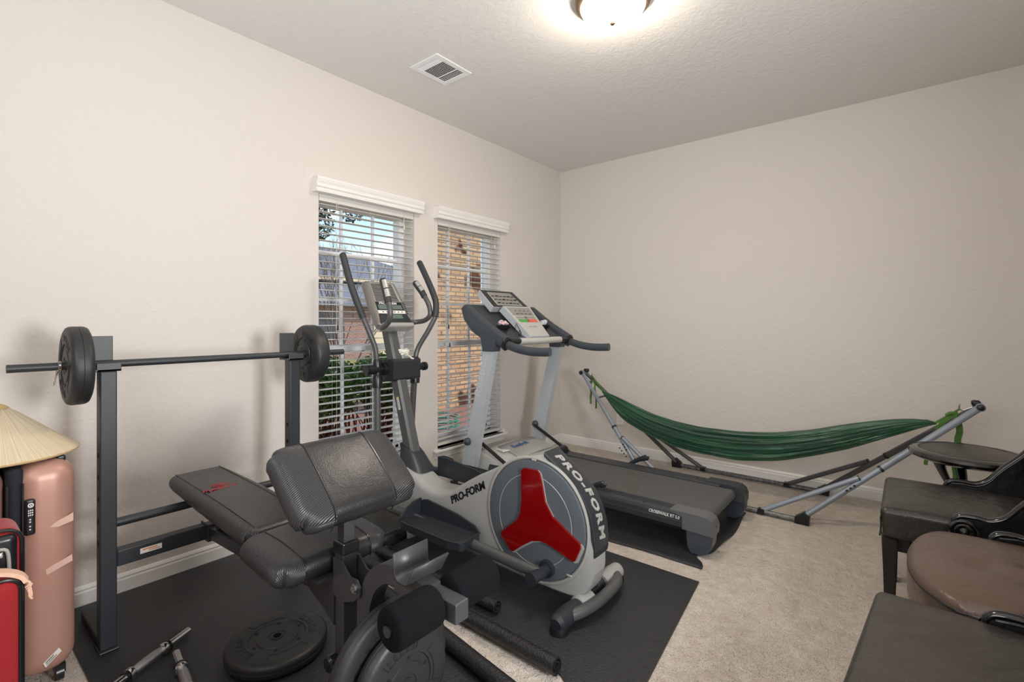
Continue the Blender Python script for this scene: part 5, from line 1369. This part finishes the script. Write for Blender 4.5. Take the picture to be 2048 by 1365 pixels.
m = MB().rbox((-2.26,.315,.748), (.02,.012,.012), .006, 3); obj('top_handle', m, M['el_black'], t)

M['straw'] = mat('straw_leaf', (214,190,148), .6, bump=(3,.0,1)); M['straw2'] = mat('straw_patch', (196,164,112), .55)
# radial leaf fibres
nt = M['straw'].node_tree; b = nt.nodes['Principled BSDF']; N = nt.nodes.new; Lk = nt.links.new
tcn = N('ShaderNodeTexCoord'); sp = N('ShaderNodeSeparateXYZ'); Lk(tcn.outputs['Object'], sp.inputs[0])
at = N('ShaderNodeMath'); at.operation = 'ARCTAN2'; Lk(sp.outputs['Y'], at.inputs[0]); Lk(sp.outputs['X'], at.inputs[1])
cb = N('ShaderNodeCombineXYZ'); mu = N('ShaderNodeMath'); mu.operation = 'MULTIPLY'; mu.inputs[1].default_value = 34; Lk(at.outputs[0], mu.inputs[0]); Lk(mu.outputs[0], cb.inputs['X']); Lk(sp.outputs['Z'], cb.inputs['Y'])
nz_ = N('ShaderNodeTexNoise'); nz_.inputs['Scale'].default_value = 1.6; nz_.inputs['Detail'].default_value = 5; Lk(cb.outputs[0], nz_.inputs['Vector'])
rp_ = N('ShaderNodeValToRGB'); rp_.color_ramp.elements[0].position = .3; rp_.color_ramp.elements[1].position = .7; rp_.color_ramp.elements[0].color = srgb((200,176,138)); rp_.color_ramp.elements[1].color = srgb((232,220,196)); Lk(nz_.outputs['Fac'], rp_.inputs[0]); Lk(rp_.outputs[0], b.inputs['Base Color'])
bn = N('ShaderNodeBump'); bn.inputs['Distance'].default_value = .002; Lk(nz_.outputs['Fac'], bn.inputs['Height']); Lk(bn.outputs[0], b.inputs['Normal'])
hc = V((-2.395,.178,.764))
m = MB(); n = 90; rg = []
prof = [(.205,.0),(.2062,.003),(.19,.016),(.16,.040),(.12,.076),(.08,.112),(.04,.146),(.012,.168),(.002,.172)]
for r, h in prof: rg.append([V((hc.x+math.cos(2*math.pi*j/n)*r*(1+.004*math.sin(j*3)), hc.y+math.sin(2*math.pi*j/n)*r, hc.z+h+.0012*math.sin(j*1.7))) for j in range(n)])
m.rings(rg, False, True)
rg = [[V((hc.x+math.cos(2*math.pi*j/n)*r, hc.y+math.sin(2*math.pi*j/n)*r, hc.z+h-.003)) for j in range(n)] for r, h in prof]; m.rings(rg[::-1], False, True)
t = thing('conical_hat', 'pale straw conical hat lying on top of the rose gold suitcase', 'hat', tuple(hc))
obj('hat_cone', m, M['straw'], t)
m = MB().rings([[V((hc.x+math.cos(2*math.pi*j/60)*(.205+.003*math.cos(a)), hc.y+math.sin(2*math.pi*j/60)*(.205+.003*math.cos(a)), hc.z+.001+.003*math.sin(a))) for j in range(60)] for a in [k*math.pi/4 for k in range(9)]], False, True)
obj('brim_binding', m, M['straw2'], t)
m = MB()
for k in range(5):
    a = -.9+k*.22; m.tube([hc+V((math.cos(a)*.035,math.sin(a)*.035,.1525)), hc+V((math.cos(a+.04)*.05,math.sin(a+.04)*.05,.1400))], .0012, 5)
m.lathe([(.028,.1585),(.015,.169),(.003,.174),(.0001,.174)], hc, n=24); obj('crown_stitching', m, M['straw2'], t)

# red fabric suitcase in front
t = thing('suitcase', 'red fabric suitcase with front pocket, in front of the rose gold one', 'suitcase', (-1.93, .08, 0))
m = MB().rbox((-2.03,.045,.335), (.085,.150,.300), .038, 10); bd = obj('body', m, M['redfab'], t)
m = MB().rbox((-1.905,.038,.285), (.055,.146,.245), .034, 10); fp = obj('front_pocket', m, M['redfab'], t)
def loop(x, cy, cz, hy, hz, r, rr, name, mt, par, n=8):
    P_ = []
    for sy, sz, a0 in ((1,1,0),(-1,1,90),(-1,-1,180),(1,-1,270)):
        for k in range(n+1):
            a = math.radians(a0+90*k/n); P_.append((x, cy+sy*(hy-r)+math.cos(a)*r, cz+sz*(hz-r)+math.sin(a)*r))
    P_.append(P_[0]); m = MB().tube(P_, rr, 8, up=(1,0,0)); return obj(name, m, mt, par)
loop(-1.862,.038,.285,.143,.242,.034,.0048,'pocket_zip',M['piping'],fp)
loop(-1.895,.038,.285,.1465,.2455,.036,.0035,'pocket_trim',M['zip'],fp)
loop(-1.955,.045,.335,.148,.298,.038,.0050,'body_zip',M['piping'],bd)
m = MB().rbox((-1.960,.135,.560), (.020,.048,.062), .018, 5); hb = obj('handle_housing', m, M['el_black'], t)
m = MB().tube([(-1.936,.115,.520),(-1.932,.118,.570),(-1.932,.128,.588),(-1.932,.155,.588),(-1.932,.163,.570),(-1.934,.165,.520)], .0045, 8, sm=3); m.rbox((-1.934,.141,.572), (.006,.012,.006), .004, 3); obj('pull_handle', m, M['silver'], hb)
m = MB().tube([(-1.846,.03,.372),(-1.830,.055,.378),(-1.828,.085,.386),(-1.846,.105,.396)], [.010,.013,.013,.009], 12, sm=4, flat=(.6,1.2)); obj('carry_handle', m, M['el_black'], fp)
m = MB()
for x in (-2.09,-1.88):
    for y in (-.07,.16): m.cyl((x,y-.010,.022),(x,y+.010,.022),.0215,n=18); m.box((x-.016,y-.012,.02),(x+.016,y+.012,.05))
obj('wheel', m, M['el_black'], t)
M['teal'] = mat('teal_card', (96,176,176), .5); M['peach'] = mat('peach_ribbon', (238,196,170), .7, bump=(80,.002,3))
m = MB().rings([[V((-1.905,.000,.620)),V((-1.90,.125,.640)),V((-1.885,.118,.578)),V((-1.885,.00,.556))],[V((-1.907,.000,.620)),V((-1.902,.125,.640)),V((-1.887,.118,.578)),V((-1.887,.00,.556))]], True, False)
tg = tag(obj('luggage_card', m, M['teal']), 'teal printed card tucked behind the red suitcase pocket', 'card')
text('card_lettering', '(*)', .016, (-1.887,.070,.597), (0,1,0), (.02,0,1), M['white_print'], tg, .0005)
m = MB().rings([[V((-1.88,-.02,.560)),V((-1.872,.148,.600)),V((-1.862,.10,.540)),V((-1.862,-.02,.520))],[V((-1.882,-.02,.560)),V((-1.874,.148,.600)),V((-1.864,.10,.540)),V((-1.864,-.02,.520))]], True, False)
tag(obj('paper_sheet', m, M['sticker']), 'folded white paper tucked in front of the teal card', 'paper')
m = MB(); P_ = [(-1.880,-.06,.548),(-1.882,.04,.553),(-1.884,.11,.552),(-1.884,.155,.540),(-1.882,.183,.522),(-1.880,.193,.505)]
m.tube(P_, 1, rect=(.040,.010), sm=4, up=(0,0,1)); 
for k in range(7): m.tube([(-1.874+.004*math.sin(k*2),.188+.002*k,.512-.002*k),(-1.870,.200+.003*math.sin(k*1.7),.500-.006*k),(-1.870,.190+.004*k*.6,.490-.006*k)], .0025, 6, sm=2)
tag(obj('lace_ribbon', m, M['peach']), 'pale peach lace ribbon lying over the top of the red suitcase pocket', 'ribbon')

# ================================================================ one object per separate piece
RENAME = {'adjustment_hole_shades': 'adjustment_hole_shade', 'bolts': 'bolt', 'grip_hole_shades': 'grip_hole_shade', 'hinge_plates': 'hinge_plate', 'hinge_bolts': 'hinge_bolt', 'pad_rails': 'pad_rail', 'window': 'window',
    'wheel': 'wheel', 'side_keys': 'side_key', 'stabilizer_cover': 'stabilizer_cover', 'seam_piping': 'seam_piping', 'rubber_washer': 'rubber_washer', 'receptacle': 'receptacle', 'cover_clips': 'cover_clip',
    'tuft_buttons': 'tuft_button', 'rail_screws': 'rail_screw', 'locking_pins': 'locking_pin', 'moulded_arcs': 'moulded_arc', 'socket_slot_shades': 'socket_slot_shade', 'collar': 'collar', 'suspension_cord': 'suspension_cord', 'zip_piping': 'zip_piping'}
for o in list(bpy.data.objects):
    b_ = o.name.split('.')[0]
    if o.type == 'MESH' and b_ in RENAME and o.parent is not None and not o.children: explode(o, RENAME[b_])
for o in bpy.data.objects:   # same part name for pieces that came from a plural
    pass
